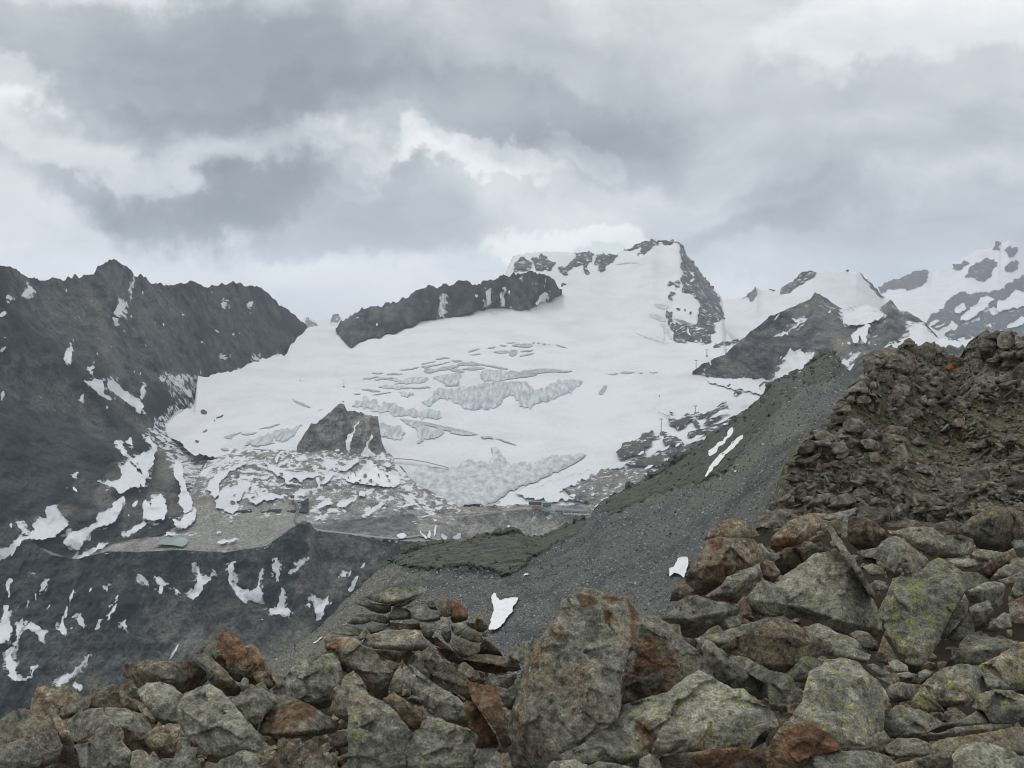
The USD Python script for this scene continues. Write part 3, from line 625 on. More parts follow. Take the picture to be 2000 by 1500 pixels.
for t, lb in [
        ('A 115,280 150,245 170,220 185,235 185,265 160,270 140,290', 'ragged snow patch near the left end of the mountain crest'),
        ('A 28,280 50,275 80,295 60,308 35,300', 'small snow patch under the left end of the mountain crest'),
        ('A 640,370 655,345 665,310 655,290 680,310 698,325 692,345 685,380 660,388', 'snow patch like a hook below the pointed peak'),
        ('A 745,180 755,178 750,215 725,245 715,300 705,295 715,260 735,220', 'thin snow gully right of the pointed peak'),
        ('A 630,405 645,400 660,425 640,430', 'small snow spot under the hook shaped patch'),
        ('A 1235,325 1250,305 1265,310 1260,335 1275,355 1255,345', 'upper of two small snow patches in the right part of the dark wall'),
        ('A 1385,315 1410,305 1405,340 1390,335', 'small snow patch near the right shoulder of the dark wall'),
        ('A 360,620 370,580 400,555 408,570 395,620 398,665 375,650', 'upright snow wedge in the middle of the dark mountain'),
        ('A 455,735 500,760 530,740 585,750 575,790 580,820 630,865 590,855 530,810', 'left half of the snow band across the foot of the dark mountain'),
        ('A 600,750 640,750 690,800 720,840 760,850 790,880 795,935 740,900 690,860 640,820 605,790', 'right half of the snow band across the foot of the dark mountain'),
        ('A 490,695 520,660 522,675 508,705 525,735 510,730', 'thin hooked snow strip above the snow band'),
        ('A 785,800 800,770 808,800 800,850 790,860', 'thin upright snow strip right of the snow band'),
        ('A 925,710 960,735 1000,770 1040,800 1085,840 1070,850 1010,800 960,760', 'long slanting snow gully running down to the glacier'),
        ('A 995,715 1015,730 1025,775 1005,760 985,740', 'snow tongue above the slanting gully'),
        ('A 895,745 910,732 930,748 890,765', 'snow spot left of the slanting gully'),
        ('A 1230,600 1250,612 1275,600 1265,620 1240,618', 'smiling snow crescent low on the dark wall'),
        ('A 1410,620 1430,615 1460,630 1430,640', 'snow spot at the glacier edge of the dark wall'),
        ('A 435,855 455,828 470,845 465,865 445,870', 'small snow patch left of the snow band'),
        ('A 555,1310 590,1315 640,1305 670,1290 680,1260 670,1230 700,1210 740,1210 760,1250 800,1280 810,1300 780,1350 720,1350 680,1375 640,1355 600,1340', 'wide pale snow apron below the dark cliffs'),
        ('A 740,1190 780,1160 840,1150 850,1110 810,1085 830,1050 850,1090 880,1125 860,1160 855,1220 830,1250 820,1310 790,1360 780,1320 800,1260 770,1230', 'tall curved snow tongue above the wide snow apron'),
        ('A 700,1085 740,1065 735,1115 715,1105', 'snow square left of the curved tongue'),
        ('A 630,1105 665,1085 700,1140 740,1190 800,1240 790,1250 720,1200', 'striped snow slide left of the curved tongue'),
        ('A 965,1270 970,1210 990,1190 1010,1220 1025,1260 1030,1330 1045,1380 1075,1420 1065,1500 1030,1490 1000,1440 1010,1390 1000,1330', 'long S shaped snow tongue on the brown moraine'),
        ('F 945,320 990,335 1030,310 1030,230 1060,200 1085,230 1095,300 1085,345 1020,380 980,365', 'bowl of snow at the lower end of the S shaped tongue'),
        ('F 795,230 820,215 840,255 850,215 890,190 925,200 928,310 900,335 830,340 800,330', 'flat bright snow patch left of the S shaped tongue'),
        ('F 685,405 740,375 800,340 815,355 760,390 690,430', 'snow strip below the flat bright patch'),
        ('F 350,480 360,430 400,400 480,385 540,340 530,315 580,285 620,270 640,215 690,195 692,250 660,320 590,360 520,390 490,430 460,460 440,505 400,475', 'long pale snow slide on the brown slope'),
        ('F 425,550 450,510 520,490 560,455 595,460 580,485 510,515 480,535', 'snow foot below the long pale slide'),
        ('F 90,445 110,425 150,420 190,400 185,350 215,320 270,320 255,270 290,240 325,260 320,290 390,340 350,385 280,430 210,440 150,430 80,490 60,530 -20,560 -20,480 40,490', 'large white snow patch at the lower left of the dark mountain'),
        ('F 85,350 125,345 150,385 160,415 120,390', 'snow sliver left of the large white patch'),
        ('F 390,80 440,60 435,90 410,95', 'small snow patch on the dark lower slope'),
        ]:
    snow(left_mountain, t, lb, lift=50 if 'F' not in t else 35, bulge=2)
specks(left_mountain, 'A 0,380 30,360 35,375 5,405;A 0,575 40,557 5,600;A 0,830 20,805 28,840 0,870;A 20,510 35,508 34,514;A 790,250 800,248 795,278;A 1010,380 1035,385 1020,392;A 1190,460 1230,485 1210,480;A 1295,490 1310,490 1300,503;A 855,425 870,430 862,435;A 905,430 920,445 910,453;A 725,385 740,388 735,400;A 690,460 700,490 688,475;A 365,235 375,240 372,265;A 1180,255 1190,260 1178,265;A 590,895 605,900 598,912;A 745,695 755,700 745,712;A 780,700 785,725 775,722;F 370,150 378,145 376,160;F 405,140 425,155 430,180 410,165;F 730,250 770,215 768,235 745,262;F 54,350 70,348 68,378 50,365;F 715,295 725,300 715,310;A 540,590 550,600 545,612;A 805,545 820,560 812,565;A 1120,530 1140,535 1130,542;A 1330,485 1342,483 1336,492;A 1395,370 1400,372 1397,385;A 615,560 625,562 618,567',
       'tiny snow flecks scattered over the dark left mountain', lift=50)

# the glacier's lower edge breaks up into streaks of snow between stones
left_mountain.flecks += [(2, 'P 300,845 318,815 345,795 400,900 470,885 470,950 410,985 350,930', 22, 0.66), (2, 'P 330,730 390,730 385,790 340,800', 14, 0.52)]
bench.flecks += [(2, 'P 395,900 470,870 600,872 600,915 560,950 470,960 400,950', 26, 0.58), (2, 'P 600,880 770,880 900,985 840,1000 700,960 620,930', 24, 0.55)]
specks(glacier, 'H 50,115 90,95 125,120 110,145 70,140;H 215,185 280,145 290,150 225,190;H 70,330 130,285 120,310;H 0,400 30,393 50,405 20,420;H 190,205 205,198 200,212', 'small dark rocks lying on the left glacier edge', mat='peak', name='scattered_rocks', mask=(0, 0, 0), bulge=8, lift=8)

# ice cliffs and crevasses
for t, lb, kw in [
        ('I 820,580 830,560 940,545 1000,548 1150,530 1300,500 1380,495 1500,495 1560,510 1585,550 1640,560 1700,550 1740,515 1850,485 1920,470 1975,500 1960,530 1910,580 1830,600 1760,640 1650,670 1600,700 1540,712 1500,670 1470,620 1430,600 1390,625 1330,690 1250,710 1130,730 1050,700 1000,660 940,640 870,645 840,660 820,680 790,690 760,660 740,650 790,640 815,625', 'tall grey ice cliff across the middle of the glacier', dict(bulge=5, rough=14, wl=45)),
        ('I 195,680 230,645 320,635 380,645 395,690 430,680 440,665 520,660 580,690 640,720 720,740 780,720 830,700 870,740 900,780 870,800 760,790 640,770 540,760 420,735 340,710 300,700 240,700', 'lower left ice cliff above the rock knoll', dict(bulge=4, rough=9, wl=40)),
        ('I 550,590 600,580 660,585 665,615 630,632 590,625', 'small ice cliff between the two large ones', dict(bulge=3, rough=6, wl=40)),
        ('H 470,460 560,390 700,340 860,285 1050,265 990,320 940,370 900,400 860,420 800,400 790,350 760,430 640,450 540,445', 'grey ice swell on the lower left of the glacier', dict(bulge=2, rough=6, wl=40)),
        ('I 385,920 385,830 420,805 470,830 560,850 590,880 620,900 590,920 575,960 500,945', 'fluted ice wall right of the rock knoll', dict(bulge=2, rough=8, wl=35)),
        ('I 690,970 710,900 680,860 640,830 560,800 620,800 700,820 800,850 880,870 920,900 900,920 820,930 760,940 740,970', 'broken grey ice below the lower left ice cliff', dict(bulge=2, rough=8, wl=35))]:
    drape('ice_cliff', glacier, t, M['ice'], lift=7, amp=9, grid=2.0, chaikin=0, label=lb, cat='ice cliff', **kw)
for t, lb in [
        ('I 545,790 640,800 760,815 870,840 980,860 1080,885 1190,915 1130,915 1000,890 900,880 840,855 720,830 620,815', 'long dark crevasse edge slanting below the ice cliffs'),
        ('I 1190,925 1290,930 1300,945 1210,945;I 1290,930 1400,965 1500,1000 1390,975', 'thin dark crevasse continuing to the lower right'),
        ('I 950,890 1080,895 1160,915 1050,918 960,905', 'grey ice ledge under the long crevasse')]:
    drape('crevasse', glacier, t, M['ice' if 'ledge' in lb else 'crevasse'], lift=8, amp=2, grid=2.5, label=lb, cat='crevasse')
drape('crevasses', glacier, 'I 270,475 330,465 420,458 350,478 280,482;I 330,435 400,428 450,432 400,440;I 350,490 440,465 500,470 560,470 470,480 400,490;I 560,410 640,400 700,385 720,390 640,410 580,415;'
      'I 450,440 520,430 600,440 560,445 480,448;I 720,380 800,372 880,360 940,345 960,352 860,370 800,385 780,395 740,390;I 720,360 800,345 860,340 800,355 740,365;I 840,325 900,312 965,312 920,322 860,332;'
      'I 750,405 800,395 840,410 900,385 980,375 1040,380 1000,395 920,410 860,420 790,435 760,430;I 960,330 1060,335 1030,345 980,345;I 1000,370 1060,345 1140,345 1200,365 1160,380 1080,370 1030,380;'
      'I 1180,355 1260,370 1340,380 1420,405 1380,405 1280,385 1200,370;I 1050,400 1120,390 1200,385 1240,395 1160,410 1060,410;I 940,400 1020,400 1080,425 1020,430 960,412;'
      'I 1500,420 1600,405 1680,398 1760,400 1840,412 1930,420 1850,428 1760,425 1680,430 1600,440 1560,450 1510,440;I 1420,410 1500,425 1560,445 1660,445 1560,465 1480,475 1400,440;'
      'I 250,555 330,560 430,575 360,585 300,570;I 190,598 260,590 240,605;I 330,605 420,590 520,582 440,597;I 640,545 760,540 820,545 740,555 660,555;I 900,530 1000,520 1040,525 940,540',
      M['crevasse'], lift=8, amp=2.2, grid=2.5, label='swarm of dark crevasses slicing the middle of the glacier', kind='stuff')
drape('icefall', glacier, 'I 810,470 900,445 1020,430 1060,450 1020,480 1030,520 960,530 900,510 860,485;I 1180,440 1240,405 1340,405 1420,430 1500,460 1480,480 1380,490 1260,500 1200,490;I 500,520 560,495 660,465 740,460 800,480 740,510 640,515;'
      'I 385,545 440,525 520,530 600,530 660,545 600,560 480,555;I 460,480 540,480 600,490 520,500', M['ice'], lift=7, bulge=6, rough=5, amp=3, grid=2.5, label='broken ice steps among the crevasses in the middle of the glacier', cat='icefall')
drape('crevasses', glacier, 'I 1090,265 1140,250 1200,238 1150,262 1110,272;I 1095,290 1150,285 1215,280 1160,293;I 1240,240 1300,225 1320,230 1270,245;I 1340,215 1400,215 1390,228 1350,222;I 1380,200 1440,195 1490,195 1430,203;'
      'I 1280,265 1360,258 1420,258 1410,275 1330,278;I 1430,215 1490,205 1580,200 1610,225 1560,235 1500,230 1460,228;I 1415,270 1440,245 1480,255 1490,275 1450,305 1420,298;I 1500,265 1560,255 1620,250 1580,265 1510,270;I 1490,300 1540,285 1620,275 1600,285 1520,303;'
      'I 1590,195 1620,190 1610,208;I 1630,195 1660,198 1645,208;I 1670,198 1710,200 1690,218;I 1715,210 1740,208 1730,215;I 1770,210 1810,215 1880,238 1820,230',
      M['crevasse'], lift=8, amp=1.5, grid=2.5, label='upper swarm of crevasses beneath the summit snowfield', kind='stuff')
drape('crevasses', glacier, 'C 580,990 640,1005 700,990 660,1012;C 690,995 740,985 810,985 760,1000;C 820,990 860,995 830,1000;C 880,990 960,990 920,998;C 560,1130 575,1110 600,1070 622,1075 610,1105 580,1140', M['crevasse'], lift=6, amp=1.5, grid=2.5,
      label='few short crevasses in the right half of the glacier', kind='stuff')
specks(glacier, 'H 240,480 300,470 350,490 290,500;H 370,480 440,488 400,495;H 440,345 540,325 620,315 520,355;H 270,370 380,330 480,320 380,345 360,390;H 600,290 720,265 860,225 760,275;H 940,0 1030,20 1140,75 1100,75 1000,35;H 1190,120 1250,95 1240,105;H 245,525 310,565 290,560', 'short dark cracks on the lower left of the glacier', mat='crevasse', name='cracks', lift=6)
drape('ice_tongue', glacier, 'E 700,330 880,330 930,290 1100,300 1130,260 1200,270 1240,280 1260,190 1320,290 1380,265 1440,285 1460,240 1480,250 1640,230 1660,240 1560,300 1450,350 1330,390 1290,430 1220,460 1150,450 1080,470 1010,445 930,470 830,465 770,430 700,420 690,370',
      M['ice_broken'], lift=6, bulge=8, rough=8, amp=5, grid=3, label='grey broken snout of the glacier', cat='ice')
snow(glacier, 'M 650,255 720,240 930,205 1130,150 1300,90 1500,20 1700,10 1750,10 1560,140 1380,220 1310,275 1350,290 1500,280 1490,320 1620,350 1480,370 1300,385 1180,395 1080,380 920,355 820,345 740,300', 'clean white snow wedge beside the glacier snout', lift=16, mat='snow')
# moraine right of the snout, with its rock islands
outcrop(glacier, 'L 380,330 440,290 560,240 640,175 700,150 900,140 1010,150 1150,180 1200,120 1350,60 1500,-30 1560,-60 1600,60 1200,260 800,420 640,500 600,470 640,420 550,400 480,380 500,350', 'grey moraine apron right of the glacier snout', 'bench', lift=20, bulge=20, rough=6)
for t, lb in [
        ('G 20,1350 90,1260 200,1225 290,1190 300,1150 410,1115 430,1135 330,1190 490,1170 480,1190 400,1215 400,1280 320,1300 330,1360 200,1390 60,1420', 'left end of the rock islands below the lift pylon'),
        ('G 480,1150 520,1130 580,1140 530,1150', 'rock under the foot of the lowest lift pylon'),
        ('G 530,1180 600,1165 680,1190 750,1240 770,1260 700,1300 640,1280 600,1290 540,1260 520,1220', 'rock island beneath the lowest lift pylon'),
        ('G 575,980 620,1000 720,985 820,965 880,980 930,1060 920,1090 870,1060 830,1010 740,1080 680,1100 640,1070 590,1050', 'rounded rock island right of the lowest lift pylon'),
        ('G 870,945 940,930 970,950 960,975 900,985', 'small rock island at the road bend on the glacier edge'),
        ('G 970,940 1010,910 1080,895 1150,860 1240,845 1240,860 1150,880 1090,920 1050,960 1010,990 980,985', 'narrow rock rib above the glacier road'),
        ('G 960,1060 990,1020 1050,980 1130,945 1180,955 1150,985 1090,1010 1060,1040 1000,1060', 'long rock island below the narrow rib'),
        ('G 750,960 790,935 830,945 790,960;G 820,945 880,920 930,900 925,920 860,940', 'thin dark rocks at the foot of the upper pylon'),
        ('G 1110,860 1150,830 1215,800 1200,825 1140,860', 'dark rock sliver on the snow below the rocky peak'),
        ('G 1285,720 1310,690 1340,680 1390,690 1350,720 1310,735', 'diamond shaped rock in the snow below the rocky peak'),
        ('G 1215,625 1250,600 1280,610 1270,640 1235,655', 'rounded rock in the snow just under the rocky peak'),
        ('G 1250,850 1350,790 1420,740 1480,700 1540,715 1590,750 1520,820 1440,880 1300,960 1200,1010 1100,1050 980,1090 900,1110 800,1130 780,1180 850,1190 1000,1150 1000,1200 800,1260 720,1320 600,1290 480,1340 380,1400 150,1430 100,1500 600,1500 900,1300 1300,1100 1620,750', 'broad rocky moraine band along the right edge of the glacier'),
        ('G 580,920 640,915 650,925 620,945;G 475,915 560,945 640,975 560,955', 'little rocks at the end of the glacier road')]:
    outcrop(glacier, t, lb, 'peak', lift=22, bulge=10, rough=8, amp=4)
specks(glacier, 'G 1020,1000 1060,960 1130,910 1230,880 1240,900 1130,940;G 470,1340 560,1290 600,1275 560,1320;G 350,1320 440,1295 470,1300 400,1340;G 220,1385 320,1345 325,1360;G 650,1290 690,1250 720,1255 680,1295;G 800,1250 860,1180 960,1160 990,1155 900,1210;G 690,1410 740,1390 760,1400 700,1425;G 760,1420 830,1385 825,1410;G 1030,1005 1060,985 1050,1010;G 930,1240 990,1200 960,1230;'
       'G 1120,1020 1200,990 1160,1020;G 1150,990 1240,970 1200,985;G 1240,920 1300,890 1270,920;G 1360,830 1430,785 1440,795 1380,835;G 1170,1050 1240,1020 1200,1060;G 1290,870 1340,840 1320,860;G 1340,910 1400,880 1380,905;L 1030,140 1070,115 1115,110 1060,145;L 760,130 780,100 830,85 900,85 850,110 830,130;L 980,30 1030,5 1035,15 1000,38;L 440,345 500,330 495,355 460,365;L 610,345 650,335 645,355;L 640,440 680,410 690,415 650,445;L 560,265 575,262 572,275',
       'small snow strips among the rocks right of the glacier', lift=48)

# rocky right peak: snow
for t, lb in [
        ('D 815,610 830,585 900,560 985,550 1020,590 1070,600 1090,625 1000,660 920,685 830,690 820,650', 'white snowfield between the two rocky tops right of the glacier'),
        ('D 320,1075 380,1010 440,930 480,830 490,860 545,840 560,870 610,890 610,920 560,960 480,1000 440,1020', 'large tilted snowfield low on the rocky peak'),
        ('D 1085,825 1200,780 1260,745 1240,690 1270,675 1320,662 1345,680 1400,740 1450,765 1520,780 1670,800 1620,840 1500,830 1200,835', 'snow saddle right of the rocky peak'),
        ('D 870,760 900,720 960,680 1000,670 980,720 965,800 950,800 930,740 910,800 890,790', 'forked snow gully in the middle of the rocky peak'),
        ('D 360,770 420,740 520,680 550,665 545,685 460,735 440,750', 'slanting snow strip high on the rocky peak'),
        ('D 500,660 570,630 575,640 520,668', 'short snow strip near the top of the rocky peak'),
        ('D 875,915 890,880 940,875 915,900', 'upper small snow patch beside the scree ridge top'),
        ('D 815,940 815,920 860,925 845,955;D 850,975 910,925 915,935 870,980', 'lower snow spots beside the scree ridge top'),
        ('G 1045,500 1045,470 1080,480 1150,505 1300,545 1440,520 1500,515 1480,560 1670,535 1540,665 1640,715 1600,745 1500,700 1400,685 1300,660 1000,600 1000,560', 'stained snow slope directly under the rocky peak')]:
    snow(right_peak if 'directly' not in lb else glacier, t, lb, lift=40 if 'directly' not in lb else 24, bulge=2)
specks(right_peak, 'D 720,605 740,580 745,598;D 365,660 410,600 400,640;D 985,800 1000,790 990,815;D 815,800 830,795 825,815;D 840,800 870,785 865,812;D 410,890 425,880 415,905;D 690,520 700,515 695,525;G 970,455 980,450 978,495;G 1020,370 1040,360 1045,420 1030,400;G 1650,640 1660,630 1655,650', 'small snow flecks on the rocky peak', lift=40)

# bench: snow
for t, lb in [
        ('H 250,930 290,850 340,860 440,840 490,860 490,920 440,970 400,1010 440,1050 420,1080 370,1115 280,1085 200,1050 195,980', 'large white snow patch at the left of the moraine bench'),
        ('H 330,690 360,650 470,605 600,600 470,640 400,680 330,720 300,740 200,1000 140,900 150,800 210,700 300,690', 'snow chute between avalanche mound and brown hummock'),
        ('H 530,950 570,970 620,940 565,840 600,850 680,900 770,910 790,930 900,930 930,945 800,975 700,985 560,1020 530,1000', 'snow bank left of the small hut'),
        ('H 980,960 1010,920 1040,885 1120,880 1190,880 1200,895 1120,905 1050,945', 'snow bank right of the small hut'),
        ('H 660,580 720,620 790,660 860,680 900,710 930,700 980,720 1120,710 1200,710 1230,735 1200,760 1130,755 1040,790 960,770 900,800 950,810 1040,825 1020,835 880,815 840,760 760,720 700,640', 'branching snow band across the middle of the bench'),
        ('H 790,640 800,550 830,530 825,580 805,650', 'upright snow strip above the branching band'),
        ('H 1190,760 1210,760 1235,850 1215,870 1195,820', 'upright snow strip below the branching band'),
        ('H 1410,650 1500,630 1570,590 1620,570 1600,610 1500,680 1440,710 1400,690', 'diagonal snow strip right of the branching band'),
        ('H 1250,800 1280,720 1360,720 1400,690 1420,700 1350,760 1290,800 1260,830', 'snow patch joining the branching band'),
        ('H 1125,1080 1180,1060 1260,990 1310,965 1345,1010 1300,1025 1240,1070 1150,1100', 'slanting snow patch right of the winding road'),
        ('H 1390,1040 1400,1000 1480,970 1550,955 1560,980 1520,1010 1460,1070 1420,1070', 'snow patch beside the slanting one on the bench'),
        ('H 1315,1095 1330,1075 1410,1085 1350,1105', 'small snow dash under the slanting patch'),
        ('H 1170,1170 1210,1145 1310,1130 1315,1150 1240,1160', 'thin snow strip right of the winding road bend'),
        ('H 1660,1135 1680,1090 1760,1040 1830,990 1880,985 1830,1030 1770,1080 1720,1120', 'slanting snow strip at the edge of the glacier snout'),
        ('H 1470,740 1560,720 1640,700 1680,600 1720,570 1740,640 1820,700 1960,720 2000,760 2000,860 1700,830 1560,810 1480,800', 'dirty snow field under the rock knoll'),
        ('H 240,1395 270,1370 350,1365 420,1350 425,1360 350,1395 270,1405', 'long snow dash near the lake'),
        ('H 215,1325 240,1295 275,1285 250,1315', 'small snow dash above the long one'),
        ('F 905,420 935,402 985,403 960,420', 'small snow patch behind the lake')]:
    snow(bench, t, lb, lift=14, mat='snow_dirty' if 'dirty' in lb else 'snow', bulge=1)
specks(bench, 'H 890,600 910,585 905,612;H 940,545 980,545 960,570;H 1195,655 1215,640 1220,670;H 1340,650 1360,640 1380,700 1350,690;H 755,770 790,800 780,815;H 330,1200 360,1185 370,1200;H 485,1025 510,1022 500,1032;H 520,1085 550,1078 535,1090;H 1355,1165 1410,1165 1380,1172;H 80,1215 95,1212 90,1222;H 970,600 985,595 980,620;H 1030,560 1045,555 1040,570;H 1845,640 1880,615 1930,650 1890,665;H 1600,940 1620,900 1660,890 1670,950;M 430,420 520,380 510,430 420,445 250,450;M 230,450 430,435 300,445;E 930,510 990,498 960,512;E 820,465 940,445 880,470;E 990,470 1040,460 1020,480', 'small snow flecks dotted over the moraine bench', lift=14)
specks(bench, 'E 830,585 870,580 875,600 840,602;E 930,565 945,580 970,605 950,605;E 970,580 978,560 985,600 970,605;E 1000,545 1008,545 1000,600 993,590;E 1025,580 1055,595 1050,612 1030,605;E 1070,600 1110,575 1110,610;M 585,745 600,710 630,685 655,720 655,780 620,785;M 560,825 570,800 610,795 620,815', 'snow remnants below the car park embankment', lift=16)

# valley side: snow strips
for t, lb in [
        ('F 0,900 30,850 25,810 55,815 50,850 45,890 70,950 50,1000 0,1030 -30,1000', 'snow tongue at the left edge of the valley side'),
        ('F 20,1060 60,1050 90,990 130,940 180,905 220,930 265,955 250,1015 220,990 170,930 120,960 90,1020 75,1070 60,1090 90,1130 80,1170 110,1210 150,1215 200,1150 195,1170 160,1215 100,1240 60,1220 30,1150', 'ring shaped snow band low on the left of the valley side'),
        ('F 95,990 90,930 110,890 130,870 140,850 130,920 110,960', 'snow strip joining the ring shaped band'),
        ('F 215,735 230,690 260,645 265,655 240,720', 'upper thin snow strip left on the valley side'),
        ('F 385,790 390,760 410,710 412,730 400,780', 'second thin snow strip of the valley side'),
        ('F 320,940 340,890 370,815 380,820 350,900 370,930 362,980 340,950', 'crooked snow strip in a gully of the valley side'),
        ('F 415,880 440,850 470,890 475,935 450,910', 'snow hook right of the crooked strip'),
        ('F 590,885 620,830 650,790 640,830 610,880', 'thin slanting snow strip mid valley side'),
        ('F 590,740 600,690 612,680 605,720', 'short snow strip under the bench edge'),
        ('F 525,940 530,910 565,900 550,920', 'small snow blot low on the valley side'),
        ('F 655,900 690,895 705,885 700,910 715,950 690,930', 'snow arrowhead on the valley side'),
        ('F 765,650 775,625 810,655 835,705 800,680', 'snow wedge under the lake'),
        ('F 855,640 900,660 930,680 905,705 895,740 880,720 895,690', 'forked snow patch right of the wedge'),
        ('F 955,705 990,710 1015,750 980,730', 'small slanting snow patch left of the curved gully'),
        ('F 1040,755 1095,720 1105,690 1085,580 1100,600 1120,640 1150,660 1180,625 1185,640 1140,700 1110,750 1075,772', 'hook shaped snow gully below the bench'),
        ('F 1270,620 1280,575 1310,570 1305,630 1295,690 1340,710 1380,725 1420,715 1440,710 1445,640 1460,590 1468,600 1455,700 1465,780 1440,790 1400,760 1360,770 1380,800 1340,770 1310,740 1280,680', 'snow gully like a wide cup below the bench'),
        ('F 1520,550 1550,545 1575,590 1550,620 1565,690 1550,660 1530,630', 'upper half of the right snow gully'),
        ('F 1480,825 1550,825 1560,780 1565,710 1585,720 1590,800 1585,825 1625,825 1610,865 1560,850 1530,860', 'boot shaped lower half of the right snow gully'),
        ('F 1740,760 1760,740 1775,790 1800,790 1830,740 1835,760 1815,830 1800,870 1765,900 1760,850', 'Y shaped snow patch near the scree ridge'),
        ('F 1710,820 1720,795 1740,800 1735,825', 'snow spot left of the Y shaped patch'),
        ('F 1620,635 1660,580 1710,540 1700,560 1660,610', 'thin snow line beside the dark rock buttress'),
        ('F 1885,655 1900,630 1930,600 1925,635', 'small snow leaf above the scree ridge'),
        ('F 280,1245 340,1210 400,1180 430,1150 480,1090 510,1060 512,1075 470,1140 420,1180 380,1220 340,1260', 'long white snow ribbon at the bottom of the valley side'),
        ('F 405,1250 410,1240 468,1250 450,1290 420,1270', 'snow spot behind the dark boulder')]:
    snow(lower_slope, t, lb, lift=32, bulge=2)
specks(lower_slope, 'F 30,680 50,655 75,665 50,700 55,770 45,760;F 150,830 155,770 165,790;F 255,835 280,795 275,820;F 490,740 505,700 510,720;F 640,770 660,745 655,765;F 385,935 415,925 400,938;F 1175,600 1220,630 1200,625;F 945,1100 975,1050 995,1020 998,1030 975,1075 940,1115;F 1840,800 1860,780 1850,805;F 310,1165 320,1160 315,1175;F 190,745 205,740 200,790;F 1455,880 1475,890 1465,892;F 1940,720 1990,640 2010,640 1960,740;F 1945,640 1960,600 1955,650;F 2010,600 2040,560 2030,600', 'tiny snow flecks on the valley side', lift=34)
specks(knoll, 'H 1470,430 1500,350 1540,310 1600,205 1610,215 1560,300 1540,380 1520,500 1490,505;H 1380,490 1420,480 1430,510 1390,515;H 1620,540 1660,500 1690,400 1740,330 1745,350 1700,420 1700,500 1780,545 1700,560', 'snow streaks on the rock knoll', lift=24, mat='snow_dirty', amp=5)
# scree slope: snow
for t, lb in [
        ('L 1495,195 1530,150 1580,80 1640,20 1700,-40 1760,-100 1800,-130 1805,-110 1740,-40 1690,20 1640,70 1600,120 1560,160 1520,205', 'long straight snow strip on the scree ridge'),
        ('G 1035,1395 1015,1340 1060,1310 1100,1260 1140,1230 1190,1220 1230,1170 1220,1130 1260,1090 1290,1070 1280,1120 1270,1170 1230,1200 1180,1260 1120,1300 1100,1360', 'crooked snow strip left of the straight one on the scree ridge'),
        ('L 1225,970 1235,915 1275,890 1290,845 1320,840 1360,815 1385,870 1370,900 1350,970 1335,995 1320,970 1280,950 1240,975', 'bright snow patch next to the brown boulder pile'),
        ('j 1385,140 1450,125 1465,180 1500,240 1560,230 1640,205 1790,215 1750,280 1700,370 1690,420 1650,470 1600,540 1540,620 1450,680 1330,700 1370,600 1400,440 1410,320 1385,250', 'bright snow patch behind the cairn')]:
    snow(scree, t, lb, lift=6 if 'strip' not in lb else 17, mat='snow_near', amp=4, grid=2.2)
specks(scree, 'i 75,970 85,960 215,878 225,888 100,978;L -160,-30 -150,-20 -145,20 -155,40;L 85,970 130,955 125,970 95,980;L 1290,60 1320,45 1350,40 1320,60;L 1340,65 1390,40 1380,65;L 1010,245 1060,215 1055,235 1030,250;G 1520,1000 1540,960 1535,990;G 1560,900 1585,890 1570,905;L 1725,160 1755,152 1750,165', 'little snow flecks on the scree slope', lift=5, mat='snow_near')

specks(bench, 'H 1480,760 1500,750 1510,770;H 1560,740 1590,730 1580,750;H 1640,740 1670,720 1680,750 1650,760;H 1600,790 1640,780 1620,800;H 1700,780 1740,770 1730,800;H 1780,740 1800,730 1810,760;H 1840,720 1900,740 1880,760;H 1880,770 1930,790 1900,800;H 1560,800 1600,815 1570,820;H 1660,810 1720,820 1680,830;H 1760,820 1800,830 1780,850;H 350,1000 380,990 400,1010 360,1020;H 360,940 400,930 390,950;H 540,960 570,940 600,950 570,970;H 830,710 870,720 870,750 830,740', 'dark rocks poking through the snow on the moraine bench', mat='bench', name='scattered_rocks', mask=(0, 0.5, 0), lift=22, amp=4)

